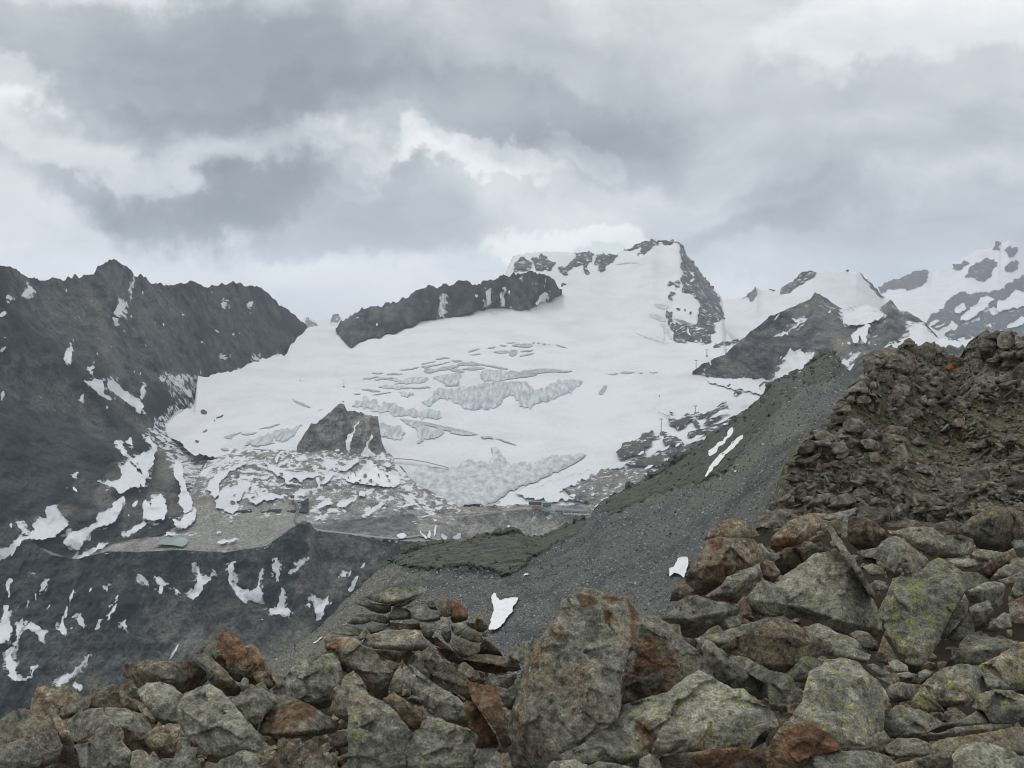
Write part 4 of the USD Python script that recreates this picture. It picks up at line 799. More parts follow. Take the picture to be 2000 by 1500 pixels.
# bare outcrops on the scree ridge
OUTCROPS = []
for t, lb in [('P 1178,985 1190,968 1215,958 1226,940 1250,938 1262,925 1290,914 1305,895 1330,887 1352,868 1370,862 1392,848 1420,832 1432,815 1448,812 1470,788 1490,772 1498,752 1512,742 1530,735 1545,722 1562,728 1540,770 1520,800 1490,830 1450,880 1420,920 1370,940 1320,955 1280,962 1240,985 1205,1003', 'long jagged dark crest along the upper edge of the scree ridge'),
              ('P 905,1060 930,1046 955,1050 975,1036 1010,1032 1030,1046 1060,1044 1085,1036 1110,1022 1140,1006 1150,1015 1130,1040 1090,1065 1050,1085 1000,1090 950,1085', 'jagged dark crest of the scree ridge above the valley road'),
              ('P 1570,725 1585,703 1600,690 1612,684 1626,686 1640,700 1650,716 1640,735 1615,745 1590,750', 'rocky knob on the top of the scree ridge'),('E 860,640 1000,610 1100,620 1220,580 1340,590 1410,610 1420,690 1390,740 1300,770 1220,740 1100,720 960,740 860,730 800,700', 'dark green grey rock outcrop on the scree ridge above the cairn'),
              ('L 980,340 1050,280 1120,200 1190,140 1260,80 1360,60 1420,10 1480,30 1500,120 1440,190 1340,220 1270,290 1160,350 1060,340', 'rugged mossy outcrop on the scree ridge beside the straight snow strip'),
              ('L 700,470 790,400 900,330 960,330 900,420 820,440 760,480', 'low mossy outcrop at the crest of the scree ridge right of the car park'),
              ('G 900,1290 990,1220 1100,1130 1230,1060 1270,1080 1230,1130 1180,1210 1090,1240 1000,1320 930,1370', 'dark outcrop on the ridge crest left of the crooked snow strip'),
              ('G 1300,1060 1400,900 1520,830 1640,720 1760,600 1900,560 2000,640 1900,800 1750,860 1600,1000 1450,1100 1350,1150', 'mossy broken outcrop high on the scree ridge'),
              ('J 480,560 600,430 720,350 790,320 860,420 840,520 700,560 600,620', 'rocky top of the scree ridge')]:
    OUTCROPS.append((pts(t), 8))
    outcrop(scree, t, lb, 'mossy', lift=0.5, bulge=3, rough=15, wl=16, amp=10, grid=2.0, mask=(0.1, 0.2, 0))
for land_, a_, kw_ in PENDING:
    land_.make(*a_, **kw_)

# ------------------------------------------------------------------ the stones close by
def rock_near():
    n = {'g': ('geometry', {}), 'a': ('attribute', {'attribute': 'mask'}), 'sep': ('separate_color', {'color_type': 'rgb'}), 'oi': ('object_info', {}),
         'big': ('noise_texture', {'scale': 5.0, 'detail': 7.0, 'roughness': 0.62}), 'mid': ('noise_texture', {'scale': 26.0, 'detail': 6.0, 'roughness': 0.7}),
         'fine': ('noise_texture', {'scale': 120.0, 'detail': 4.0, 'roughness': 0.7}), 'lic': ('noise_texture', {'scale': 21.0, 'detail': 6.0, 'roughness': 0.68}),
         'rus': ('noise_texture', {'scale': 8.0, 'detail': 6.0, 'roughness': 0.65}), 'pal': ('noise_texture', {'scale': 34.0, 'detail': 5.0, 'roughness': 0.75}),
         'off': ('mapping', {'mapping_type': 'point', 'location': (7.3, 1.1, 4.2)}), 'off2': ('mapping', {'mapping_type': 'point', 'location': (2.3, 9.1, 14.2)}),
         'base': ('rgb_ramp', {'ramp': [(0.3, (0.042, 0.041, 0.031)), (0.44, (0.145, 0.142, 0.108)), (0.56, (0.235, 0.231, 0.178)), (0.72, (0.40, 0.395, 0.325))]}),
         'brown': ('rgb_ramp', {'ramp': [(0.32, (0.036, 0.027, 0.018)), (0.5, (0.14, 0.108, 0.07)), (0.72, (0.30, 0.24, 0.165))]}),
         'rust': ('rgb_ramp', {'ramp': [(0.3, (0.035, 0.021, 0.014)), (0.5, (0.115, 0.064, 0.036)), (0.72, (0.25, 0.16, 0.088))]}),
         'bmix': ('mix', {'mix_type': 'mix'}), 'rmix': ('mix', {'mix_type': 'mix'}), 'pmix': ('mix', {'mix_type': 'mix', 'color2': (0.31, 0.325, 0.275)}),
         'lmix': ('mix', {'mix_type': 'mix'}), 'lcol': ('rgb_ramp', {'ramp': [(0.35, (0.12, 0.14, 0.035)), (0.65, (0.34, 0.365, 0.10))]}),
         'bn': ('math', {'math_type': 'multiply_add', 'value2': 2.4, 'value3': -1.2}), 'bs': ('math', {'math_type': 'add', 'use_clamp': True}), 'bz': ('map_range', {'range_type': 'smoothstep', 'from_min': 0.25, 'from_max': 0.85, 'clamp': True}),
         'rn': ('math', {'math_type': 'multiply_add', 'value2': 3.0, 'value3': -1.5}), 'rs': ('math', {'math_type': 'add'}), 'rz': ('map_range', {'range_type': 'smoothstep', 'from_min': 0.3, 'from_max': 0.8, 'clamp': True}),
         'ln': ('math', {'math_type': 'multiply_add', 'value2': 3.4, 'value3': -2.0}), 'ls': ('math', {'math_type': 'add'}), 'lz': ('map_range', {'range_type': 'smoothstep', 'from_min': 0.3, 'from_max': 0.55, 'clamp': True}),
         'pz': ('map_range', {'range_type': 'smoothstep', 'from_min': 0.54, 'from_max': 0.66, 'to_max': 0.75, 'clamp': True}),
         'dz': ('map_range', {'from_min': 0.32, 'from_max': 0.62, 'to_min': 0.5, 'to_max': 1.25, 'clamp': True}), 'dm': ('mix', {'mix_type': 'multiply', 'fac': 1.0}),
         'fz': ('map_range', {'from_min': 0.3, 'from_max': 0.7, 'to_min': 0.45, 'to_max': 1.45}), 'fm': ('mix', {'mix_type': 'multiply', 'fac': 1.0}),
         'oz': ('map_range', {'from_min': 0.0, 'from_max': 1.0, 'to_min': 0.68, 'to_max': 1.2}), 'om': ('mix', {'mix_type': 'multiply', 'fac': 1.0}),
         'b1': ('bump', {'strength': 0.9, 'distance': 0.022}), 'b2': ('bump', {'strength': 0.7, 'distance': 0.006}),
         'p': ('principled_bsdf', {'roughness': 0.92, 'specular_ior_level': 0.22})}
    l = [('g.position', 'big.vector'), ('g.position', 'mid.vector'), ('g.position', 'fine.vector'), ('g.position', 'off.vector'), ('off.vector', 'lic.vector'), ('g.position', 'off2.vector'), ('off2.vector', 'rus.vector'), ('off.vector', 'pal.vector'),
         ('a.color', 'sep.color'), ('mid.fac', 'base.fac'), ('mid.fac', 'brown.fac'), ('mid.fac', 'rust.fac'),
         ('big.fac', 'bn.value1'), ('bn.value', 'bs.value1'), ('sep.b', 'bs.value2'), ('bs.value', 'bz.value'), ('base.color', 'bmix.color1'), ('brown.color', 'bmix.color2'), ('bz.result', 'bmix.fac'),
         ('pal.fac', 'pz.value'), ('bmix.color', 'pmix.color1'), ('pz.result', 'pmix.fac'),
         ('rus.fac', 'rn.value1'), ('rn.value', 'rs.value1'), ('sep.r', 'rs.value2'), ('rs.value', 'rz.value'), ('pmix.color', 'rmix.color1'), ('rust.color', 'rmix.color2'), ('rz.result', 'rmix.fac'),
         ('lic.fac', 'ln.value1'), ('ln.value', 'ls.value1'), ('sep.g', 'ls.value2'), ('ls.value', 'lz.value'), ('pal.fac', 'lcol.fac'), ('rmix.color', 'lmix.color1'), ('lcol.color', 'lmix.color2'), ('lz.result', 'lmix.fac'),
         ('big.fac', 'dz.value'), ('lmix.color', 'dm.color1'), ('dz.result', 'dm.color2'), ('fine.fac', 'fz.value'), ('dm.color', 'fm.color1'), ('fz.result', 'fm.color2'),
         ('oi.random', 'oz.value'), ('fm.color', 'om.color1'), ('oz.result', 'om.color2'), ('om.color', 'p.base_color'),
         ('mid.fac', 'b1.height'), ('fine.fac', 'b2.height'), ('b1.normal', 'b2.normal'), ('b2.normal', 'p.normal')]
    return usdkit.material(stage, LOOK + 'lichen_rock', n, l, surface='p.BSDF')


M['rock'] = rock_near()


def ground_Y(py):
    return 1 / (0.111 + 0.000334 * (np.minimum(py, 1620) - 1000))


def rock_mesh(text, cr='', k=0.6, side=0.0, dY=0.0, r=0.0, l=0.12, b=0.25, rz=None, kb=0.55, fac=3, rough=1.0, thick=None, grid=2.6, amp=2.6, Y=None, base=None, foot=1.0, **kw):
    poly = pts(text)
    seed = int(abs(poly).sum() * 13) % 99991 + 1
    rng = np.random.default_rng(seed)
    yb = base or poly[:, 1].max()
    xc, yc = poly.mean(0)
    Y = (ground_Y(yb) if Y is None else Y) + dY
    m = Y / FPX
    w, h = np.ptp(poly[:, 0]), np.ptp(poly[:, 1])
    size = min(w, h)
    if size < 40:
        grid, amp = 2.0, 1.5
    p, tri, ed, nr = fill(poly, grid, amp, seed, edge=grid)
    x, y = p[:, 0], p[:, 1]
    d = -k * (poly[:, 1].max() - y) + side * (x - xc)
    for c in cr.split(';'):
        q = pts(c)
        if len(q) < 2:
            continue
        own = [float(t[1:]) for t in c.split() if t.startswith('k')]
        kk = own[0] if own else kb
        (x1, y1), (x2, y2) = q[0], q[-1]
        for (x1, y1), (x2, y2) in zip(q[:-1], q[1:]):
            pass
        # below the crest line the face turns under
        line = np.interp(x, q[:, 0], q[:, 1]) if np.all(np.diff(q[:, 0]) > 0) else np.interp(x, q[::-1, 0], q[::-1, 1])
        if abs(q[-1, 0] - q[0, 0]) < 0.35 * abs(q[-1, 1] - q[0, 1]):       # an upright arris: what lies left of it turns away
            o = np.argsort(q[:, 1]); lx = np.interp(y, q[o, 1], q[o, 0])
            d -= (kk + 0.3) * np.maximum(0, lx - x)
        else:
            d -= (k + kk) * np.maximum(0, y - line)
    yb_ = poly[:, 1].max()
    d -= foot * (k + 0.7) * np.maximum(0, y - (yb_ - min(0.15 * h, 16)) - 0.15 * (x - xc) * rng.uniform(-1, 1))      # the foot tucks under
    a0 = rng.uniform(0, 2 * np.pi)
    wob = np.stack([x / 21, y / 21, np.full(len(x), seed % 997)], -1)
    warp = 5 * np.stack([fbm(wob, 3, 3) - 0.5, fbm(wob + 9.1, 3, 4) - 0.5], -1) * min(1.0, size / 60)
    for j in range(fac + 1):                                    # broken faces
        a = a0 + j * 2 * np.pi / (fac + 1) + rng.uniform(-0.5, 0.5); g = np.array([np.cos(a), np.sin(a)])
        s = (p + warp - [xc, yc]) @ g; ext = np.abs(s).max()
        d -= rng.uniform(0.45, 1.25) * np.maximum(0, s - rng.uniform(0.15, 0.62) * ext)
    K = int(np.clip(w * h / 1500, 2, 40))                        # smaller chipped facets, each with its own tilt and step
    if fac and size > 45:
        seeds = np.stack([rng.uniform(x.min(), x.max(), K), rng.uniform(y.min(), y.max(), K)], 1)
        g2 = rng.normal(0, 0.15, (K, 2)) * min(1.0, size / 60); o2 = rng.normal(0, 1.5, K) * min(1.0, size / 60)
        near = np.argmin((((p + warp)[:, None] - seeds[None]) * [1.0, 1.35]) ** 2 @ np.ones(2), 1)
        d += ((p - seeds[near]) * g2[near]).sum(1) + o2[near]
    wd = max(1.2, min(2.4, 0.06 * size))
    e = np.clip(ed / wd, 0, 1)
    d -= wd * 0.8 * (1 - np.sqrt(np.clip(1 - (1 - e) ** 2, 0, 1)))
    D = d * m
    P0 = at(x, y, Y - D)
    # cleavage: thin beds, tilted at random, plus blocky and fine roughness
    t = rng.uniform(-0.5, 0.5)
    bed = np.stack([P0[:, 0] * 2.2, P0[:, 1] * 2.2, (P0[:, 2] + t * P0[:, 0]) * 11], -1)
    fade = 1.0
    A = rough * min(1.0, size / 90 + 0.25)
    D = D + fade * A * (0.013 * (ridged(bed, 3, seed) - 0.6) + 0.010 * (fbm(P0 * 7, 3, seed) - 0.5) + 0.010 * (ridged(P0 * 19, 3, seed + 3) - 0.6) + 0.006 * (ridged(P0 * 55, 2, seed + 5) - 0.6))
    v = at(x, y, Y - D)
    th = thick or 0.55 * size * m
    ring = np.arange(nr)
    c2 = np.array([xc, yc])
    back = []
    for sc, dep in ((0.97, 0.35), (0.75, 0.9)):
        q = c2 + (p[:nr] - c2) * sc
        back.append(at(q[:, 0], q[:, 1], Y - D[:nr] + th * dep))
    cen = at(xc, yc, Y + th * 1.05 - D[:nr].mean())
    n0 = len(v)
    rim = v[:nr].copy()
    v = np.vstack([v, back[0], back[1], cen[None], rim])
    nx = np.roll(ring, -1)
    F = [tri]
    for a0, b0 in ((n0 + 2 * nr + 1, n0), (n0, n0 + nr)):
        F += [np.stack([a0 + ring, b0 + ring, b0 + nx], 1), np.stack([a0 + ring, b0 + nx, a0 + nx], 1)]
    F.append(np.stack([n0 + nr + ring, np.full(nr, n0 + 2 * nr), n0 + nr + nx], 1))
    f = np.vstack(F)
    mask = np.tile([r, l, b], (len(v), 1)).astype(float)
    if rz:
        mask[:n0] += zone_mask(x, y, [(0, z, 14, 0.62) for z in rz.split(';')]) * [1.0, 0, 0]
    return v, f, mask


def R(label, text, n='boulder', parent='/World', **kw):
    v, f, mask = rock_mesh(text, **kw)
    cat = {'boulder': 'boulder', 'rock_slab': 'rock slab', 'stone': 'stone'}[n]
    if parent == '/World':
        return build(n, v, f, M['rock'], mask=mask, smooth=True, label=label, cat=cat)
    return build(n, v, f, M['rock'], parent=parent, mask=mask, smooth=True, label=label)


S, B, T = 'rock_slab', 'boulder', 'stone'
# --- left foot of the picture
R('long flat slab sticking out to the left above the left boulders', 'a 1185,530 1215,468 1420,450 1890,455 2010,560 2030,640 1990,690 1800,785 1700,720 1600,665 1450,690 1340,720 1290,640 1195,600', S, cr='a 1190,470 1330,510 1500,580 1620,655 1800,650 2040,560', kb=0.7, b=0.7, k=1.2)
R('dark knobbly boulder on the skyline at the far left', 'a 290,960 300,880 350,720 420,700 690,705 760,770 880,830 870,900 830,960 700,1010 600,1030 400,1040', B, b=0.55, rough=1.9, k=0.9)
R('pale pointed stone left of the long flat slab', 'a 870,940 890,780 910,650 1040,700 1130,680 1220,800 1330,880 1390,960 1030,960', B, b=0.6, l=0.2)
R('broad brownish boulder at the left picture edge', 'a -60,1080 0,1030 130,940 270,915 420,1000 560,1150 610,1300 570,1430 400,1520 -60,1520', B, b=0.5, k=0.9, rough=1.3)
R('light grey green boulder in the bottom left corner', 'a -60,1300 0,1290 190,1215 340,1270 420,1370 390,1470 360,1560 -60,1560', B, l=0.22, b=0.0)
R('upright dark fin of rock near the bottom left corner', 'a 410,1010 540,960 640,1060 720,1220 800,1500 820,1560 520,1560 540,1440 620,1330 600,1230 570,1150', S, cr='a 560,1180 660,1180 730,1300 800,1330', kb=0.5, b=0.8, k=0.6, dY=0.1)
R('pale grey slab with a dark shadow beneath it at lower left', 'a 640,1070 740,970 880,920 1060,905 1250,920 1450,1000 1500,1110 1450,1190 1300,1150 1200,1100 1080,1060 1000,1120 900,1190 740,1250 690,1190', S, k=1.3, b=0.1, l=0.15)
R('dark mossy block under the pale grey slab', 'a 740,1290 910,1230 920,1130 1080,1050 1200,1100 1210,1260 1280,1330 1300,1560 800,1560', B, b=0.5, l=0.25, rough=1.3, k=0.6)
R('dark hollow stone right of the mossy block', 'a 1180,1080 1420,1180 1500,1330 1420,1420 1260,1330 1190,1230', B, cr='a 1180,1090 1500,1200', b=0.9, dY=0.15)
R('flat round grey green stone below the long slab', 'a 1340,740 1430,670 1560,655 1690,700 1780,780 1740,850 1735,1050 1600,1095 1500,1010 1400,880', B, cr='a 1350,770 1420,860 1520,1010 1620,1070', kb=0.4, b=0.05, l=0.15, k=1.0)
R('large round topped grey boulder left of the reddish slab', 'b 230,900 300,770 540,670 640,730 720,800 800,900 940,1080 1040,1180 1065,1310 1000,1350 900,1330 640,1460 560,1440 440,1270 310,1180 240,1040', B, b=0.2, l=0.2, k=0.85, rough=1.2)
R('brown block wedged beside the large round topped boulder', 'a 1400,1190 1500,1110 1650,1070 1765,1070 1745,1200 1700,1400 1560,1410 1480,1310 1420,1270', B, b=0.6, k=0.7)
R('grey pointed stone at the bottom below the brown block', 'a 1640,1500 1690,1410 1780,1310 1750,1240 1840,1240 1900,1380 1990,1510 2010,1570 1620,1570', B, b=0.2)
R('low stone at the bottom edge under the brown block', 'a 1280,1340 1380,1315 1500,1400 1620,1450 1680,1570 1270,1570', B, b=0.3)
R('slanted plank of rock leaning on the rusty crag', 'b 375,435 410,385 540,400 700,540 860,740 830,790 720,805 620,740 540,650 500,530', S, cr='b 390,440 520,500 700,660 850,770', kb=0.6, b=0.45, k=0.8)
R('rusty craggy boulder rising above the long flat slab', 'b 395,390 500,310 600,240 640,175 740,180 850,240 870,300 980,290 1040,370 1060,440 1130,540 1190,690 1100,720 980,690 800,650 700,560 540,430', B, r=0.42, b=0.6, rough=2.4, k=0.7, fac=5, rz='b 700,220 860,240 860,320 950,400 900,470 760,430')
R('thin upright chip in the dark nook under the rusty boulder', 'b 830,700 880,610 930,640 930,710 870,760', T)
R('small brown stone at the right foot of the rusty boulder', 'b 950,560 1090,550 1180,700 1130,740 1000,660', T, b=0.7)
R('dark mottled stone between the plank and the reddish slab', 'b 770,820 900,740 1010,690 1200,790 1160,910 1050,1020 1010,1140 930,1050 860,960 790,910', B, b=0.2, k=0.7, rough=1.3)
R('small pale stone on top of the dark mottled one', 'b 995,690 1060,650 1150,765 1080,775', T, k=0.5)
R('large grey boulder left of the cairn foot', 'b 1160,730 1260,640 1320,560 1420,410 1560,360 1640,400 1780,370 1845,540 1830,620 1740,740 1730,900 1600,940 1530,890 1300,800 1200,800', B, b=0.2, l=0.18, rough=1.6, k=0.9)
R('reddish flat slab jutting over a dark hollow', 'b 1015,1130 1100,950 1200,800 1260,775 1550,890 1720,1000 1820,1075 1760,1160 1600,1190 1420,1190 1300,1210 1050,1180', S, cr='b 1015,1150 1300,1180 1600,1160 1830,1080', kb=0.8, k=1.35, r=0.22, b=0.5, l=0.1, rz='b 1100,950 1500,900 1560,960 1300,1020 1180,1080')
R('dark brown block in the hollow beneath the reddish slab', 'b 1140,1420 1260,1300 1440,1250 1620,1190 1600,1320 1530,1420 1460,1560 1200,1560', B, b=0.8, k=0.6, dY=0.12)
R('ochre pebble tucked under the right tip of the reddish slab', 'b 1700,1200 1790,1140 1850,1160 1910,1290 1780,1310 1720,1290', T, r=0.45, b=0.6)
R('grey blue boulder at the bottom edge below the reddish slab', 'b 560,1500 660,1420 780,1370 880,1320 1000,1370 1050,1450 1070,1570 540,1570', B, l=0.15, b=0.05)
R('dark slanting stone at the bottom under the reddish slab', 'b 1460,1440 1620,1290 1760,1380 1830,1560 1440,1560', B, b=0.6, l=0.25)
R('narrow brownish rock between the reddish slab and the tall boulder', 'c 150,1080 200,990 270,830 335,785 400,840 450,960 430,1000 330,930 310,1180 220,1130', B, b=0.5, k=0.8)
# --- around the cairn
R('tall mossy boulder at the bottom below the cairn', 'c 300,960 310,915 350,900 485,985 560,1010 640,1080 720,1180 770,1240 720,1330 730,1560 300,1560 295,1300', B, b=0.2, l=0.3, k=0.65, rough=1.3)
R('big leaning slab that carries the left side of the cairn', 'c 120,545 150,510 210,540 300,540 380,560 400,600 500,650 560,740 615,800 610,850 590,930 600,990 520,1010 460,940 400,860 260,790 220,660 150,655 128,600', S, cr='c 120,600 230,625 330,720 430,840 520,1000', kb=0.8, b=0.5, k=0.7, rz='c 130,560 230,560 240,640 150,650', rough=1.5)
R('dark brown angular block below the leaning cairn slab', 'c 555,990 630,945 720,1000 855,1105 825,1210 770,1240 715,1180 640,1085', B, cr='c 560,975 720,1040 840,1130', b=0.8, l=0.1, k=0.5, dY=0.1)
R('thick grey slab slanting down right under the cairn', 'c 690,790 700,760 760,740 830,800 930,880 1100,980 1155,1030 1155,1110 1200,1230 1060,1170 960,1140 850,1010 740,910 690,860', S, cr='c 690,860 800,920 950,1010 1150,1050', kb=0.35, k=1.2, b=0.12, l=0.15)
R('small grey stone wedged left of the thick grey slab', 'c 600,905 640,800 680,750 705,800 700,900 690,980 610,960', T, b=0.3)
R('left one of two diagonal rock planks below the cairn', 'c 685,650 710,600 760,640 840,720 900,800 1000,880 1090,960 1155,1010 1100,1000 930,880 830,800 720,760', S, b=0.65, r=0.15, k=0.6, side=0.2, dY=0.05)
R('right one of two diagonal rock planks below the cairn', 'c 825,660 900,600 940,640 1010,720 1080,760 1130,830 1190,900 1230,1020 1170,1000 1050,910 930,820 860,730', S, b=0.6, r=0.2, k=0.6, side=0.2, dY=0.03)
R('tall rust red slab standing left of the giant boulder', 'c 1165,860 1250,880 1330,890 1390,920 1430,1050 1460,1150 1485,1270 1500,1330 1440,1370 1380,1240 1300,1120 1210,1010', S, r=0.75, b=0.7, k=0.35, side=-0.3, dY=-0.3)
R('lower rust red slab beside the tall one', 'c 1145,1040 1220,1015 1300,1130 1380,1260 1410,1350 1280,1360 1225,1350 1260,1270 1185,1210', S, r=0.7, b=0.7, k=0.35, side=-0.3, dY=-0.2)
R('rounded brown stone just below the right side of the cairn', 'c 1105,790 1110,740 1150,720 1210,760 1250,830 1320,860 1270,890 1180,860', T, b=0.6, base=1360)
R('grey angular stone filling the gap right of the cairn', 'c 1300,840 1400,820 1480,810 1535,800 1535,870 1450,930 1380,920 1320,885', T, b=0.4, base=1370)
R('craggy grey stone leaning on the giant boulder', 'c 1380,900 1450,930 1500,900 1540,840 1590,790 1605,800 1560,950 1500,1080 1460,1070 1430,1030', B, b=0.3, base=1420)
R('wide lichen spotted boulder at the bottom under the cairn', 'c 610,1360 740,1250 850,1210 880,1120 960,1130 1050,1170 1190,1210 1270,1270 1250,1330 1210,1420 1240,1560 600,1560', B, l=0.34, b=0.1, k=0.95, rough=1.2)
R('smooth dark round stone at the bottom left of the giant boulder', 'c 1200,1430 1260,1360 1330,1345 1390,1360 1430,1430 1460,1560 1210,1560', B, b=0.2, fac=1, rough=0.7)
# --- the cairn
cairn = thing('stone_cairn', 'small cairn of piled flat stones on the foreground rocks', 'cairn')


def C(text, **kw):
    kw = {**dict(base=1322, l=0.14, b=0.4), **kw}
    R(kw.pop('lb', None), text, T, parent=str(cairn.GetPath()), **kw)


C('i 300,780 330,765 420,730 600,690 730,730 870,750 820,860 640,865 400,830', k=1.3, b=0.15)
C('i 800,985 880,890 1000,820 1200,770 1700,765 1745,880 1815,970 1840,1030 1780,1090 1400,1090 1060,1060 880,1015', cr='i 790,970 1100,1000 1850,985', kb=0.35, k=1.2, b=0.4, lb='largest flat slab in the middle of the cairn', dY=-0.12)
C('i 1030,1100 1100,1085 1420,1110 1430,1200 1400,1270 1200,1215 1080,1160', cr='i 1040,1140 1430,1170', b=0.3)
C('i 890,770 910,720 1000,730 1100,690 1180,700 1225,740 1100,800 960,835', r=0.2, b=0.7, dY=0.06)
C('i 1190,700 1290,655 1540,685 1700,675 1720,780 1480,775 1240,765', b=0.8, dY=0.12)
C('i 590,665 680,600 900,575 960,640 880,680 700,700', cr='i 590,650 960,620', b=0.6, r=0.15, dY=0.12)
C('i 900,610 1000,540 1130,550 1230,600 1245,670 1170,680 1000,650', cr='i 890,600 1250,640', dY=0.14)
C('i 650,555 830,530 910,545 1000,555 1240,600 1230,660 1100,650 950,610 890,590 760,580', b=0.3, dY=0.16)
C('i 1215,590 1290,430 1350,422 1500,450 1565,480 1570,610 1400,620 1250,630', cr='i 1210,560 1400,550 1570,540', kb=0.3, k=1.3, dY=0.1)
C('i 725,380 750,318 900,350 1060,380 1270,390 1250,490 1190,530 1080,525 940,485 850,425', cr='i 725,350 950,420 1250,440', b=0.55, dY=0.15)
C('i 1190,400 1340,365 1700,220 1750,235 1660,295 1480,405 1420,440 1260,410', cr='i 1190,370 1500,300 1740,210', b=0.6, k=0.4, dY=0.17)
C('i 870,275 1010,230 1130,190 1290,130 1700,122 1815,165 1740,205 1560,275 1330,375 1200,388 1040,355 950,325', cr='i 860,330 1200,370 1500,290 1820,180', kb=0.6, k=1.3, b=0.15, l=0.3, lb='topmost flat slab of the cairn with yellow lichen', dY=0.1)
C('j 95,375 130,330 310,330 420,370 580,420 645,470 615,545 520,570 360,580 200,530 165,420', cr='j 160,480 360,560 640,520', k=1.2, b=0.15, dY=0.05)
C('j 370,255 450,145 525,180 505,250 545,350 580,395 480,390 430,350', b=0.2, dY=0.15)
C('j 575,335 620,260 690,235 765,270 795,480 730,505 655,495 600,415', r=0.3, b=0.65, dY=0.08)
C('j 755,262 850,255 920,310 1045,460 1025,540 920,575 800,595 765,520 785,480', cr='j 760,480 900,475 1050,470', kb=0.5, r=0.55, b=0.6, dY=0.08, lb='orange brown stone on the right top of the cairn')
C('j 295,605 340,565 500,555 580,640 510,760 475,840 405,840 350,765', b=0.3, dY=-0.02)
C('j 615,520 625,505 745,505 768,580 785,820 742,900 675,855 628,760', k=0.35, b=0.1, dY=-0.06, lb='upright pale stone wedged into the cairn')
C('j 765,655 800,600 990,575 1005,640 935,745 880,795 805,725', b=0.35, dY=-0.02)
C('j 985,600 1090,555 1180,450 1260,462 1305,600 1345,665 1265,735 1195,725 1055,650', cr='j 980,595 1140,600 1160,520 1300,540', b=0.45, k=1.1, dY=0.02)
C('j 925,745 1000,697 1120,695 1215,760 1270,840 1210,890 1000,860 910,815', r=0.3, b=0.65, dY=-0.04)
C('j 755,900 860,828 940,818 1100,880 1215,920 1215,1005 1120,1085 1000,1122 895,1085 805,985', r=0.18, b=0.55, dY=-0.1, fac=1, lb='large round brown stone low on the right of the cairn')
C('j 420,835 560,795 650,880 760,960 800,1010 620,960 490,905', r=0.6, b=0.7, dY=0.05)
C('j 870,1115 1060,1105 1200,1075 1320,1055 1500,1085 1780,1175 1830,1285 1780,1310 1500,1225 1200,1175 1000,1145', k=1.5, b=0.65, r=0.2, dY=-0.05, lb='long thin slab at the right foot of the cairn')
C('j 540,945 800,1000 900,1110 1100,1150 1500,1225 1800,1305 1400,1360 1000,1260 700,1140', cr='j 530,930 1000,1060 1820,1260', kb=0.9, b=0.8, dY=0.02)
C('j 1140,1060 1210,930 1280,825 1360,855 1480,960 1560,1090 1320,1070', cr='j 1130,900 1300,840 1560,1060', b=0.7, dY=0.1)
C('j 1220,785 1280,735 1375,770 1300,805', b=0.2, dY=0.12)
C('i 750,900 870,725 930,800 870,900 790,940', b=0.3, dY=-0.02)
C('i 870,890 1000,830 1110,850 1130,940 1060,955 960,930', r=0.15, b=0.6, dY=-0.2, k=1.0)
# --- the giant boulder and its neighbours
R('giant blocky grey brown boulder in the middle of the foreground', 'd 140,1260 180,1080 240,900 290,760 240,720 170,660 230,580 300,570 380,560 440,490 480,420 540,340 550,280 670,175 810,190 900,240 1040,260 1075,320 1110,370 1120,480 1060,600 1010,700 985,900 985,1050 960,1150 830,1240 700,1350 520,1420 440,1500 430,1560 200,1560 160,1380',
  B, b=0.42, l=0.2, k=0.55, rough=1.7, r=0.08, rz='d 490,510 600,500 590,560 510,560;d 660,230 800,260 760,300 680,270;d 890,250 1050,290 1060,420 1040,600 1110,560 1110,420 1030,260;d 870,370 930,400 880,410', grid=3.0, cr='d 1000,400 1010,700;d 200,1290 300,1300 520,1420 k0.3')
R('rust faced boulder split from the right side of the giant one', 'd 985,1060 990,890 1050,600 1115,520 1115,380 1130,365 1250,385 1340,450 1410,450 1440,560 1550,640 1640,800 1720,900 1590,900 1500,850 1400,920 1330,950 1060,1030', B, b=0.3, l=0.12, k=0.45, rough=1.6,
  rz='d 1000,720 1110,560 1200,520 1390,660 1490,790 1350,900 1050,1010 985,1030;d 1200,520 1420,640 1380,700 1180,600;d 1290,430 1400,470 1410,540 1330,520', cr='d 1080,400 1120,640 1060,1000')
R('broad lichen covered slab in front of the rust faced boulder', 'P 1206,1401 1213,1380 1243,1367 1305,1351 1340,1321 1366,1308 1400,1328 1430,1344 1452,1344 1480,1368 1512,1392 1522,1418 1490,1428 1466,1460 1440,1466 1360,1472 1290,1478 1262,1520 1180,1520 1160,1490 1185,1440', S, l=0.42, b=0.2, k=1.15, rough=1.0, rz='d 1060,1200 1200,1180 1240,1300 1200,1400 1100,1300')
R('little loose ribbed stone lying on the lichen covered slab', 'd 1205,1370 1240,1300 1290,1190 1380,1180 1450,1190 1480,1280 1455,1335 1350,1395 1225,1400', T, cr='d 1205,1370 1350,1350 1490,1270', b=0.5, dY=-0.25, rough=1.6)
R('rust brown slab along the bottom edge below the little loose stone', 'g -60,1400 30,1365 250,1345 500,1312 780,1290 900,1340 990,1430 995,1570 -60,1570', S, r=0.15, b=0.4, l=0.2, k=0.8, rz='g 300,1400 520,1330 780,1300 900,1350 960,1420 700,1440 500,1480 200,1500', cr='g -60,1420 500,1350 800,1320 1000,1440')
R('low grey slab at the foot of the giant boulder', 'd 490,1420 700,1330 830,1225 960,1145 1060,1250 1140,1350 1145,1440 900,1500 640,1470', S, b=0.25, l=0.25, k=1.0, rough=1.2)
R('small stone at the bottom right of the low grey slab', 'd 1120,1440 1200,1390 1260,1440 1310,1560 1110,1560', T, b=0.3)
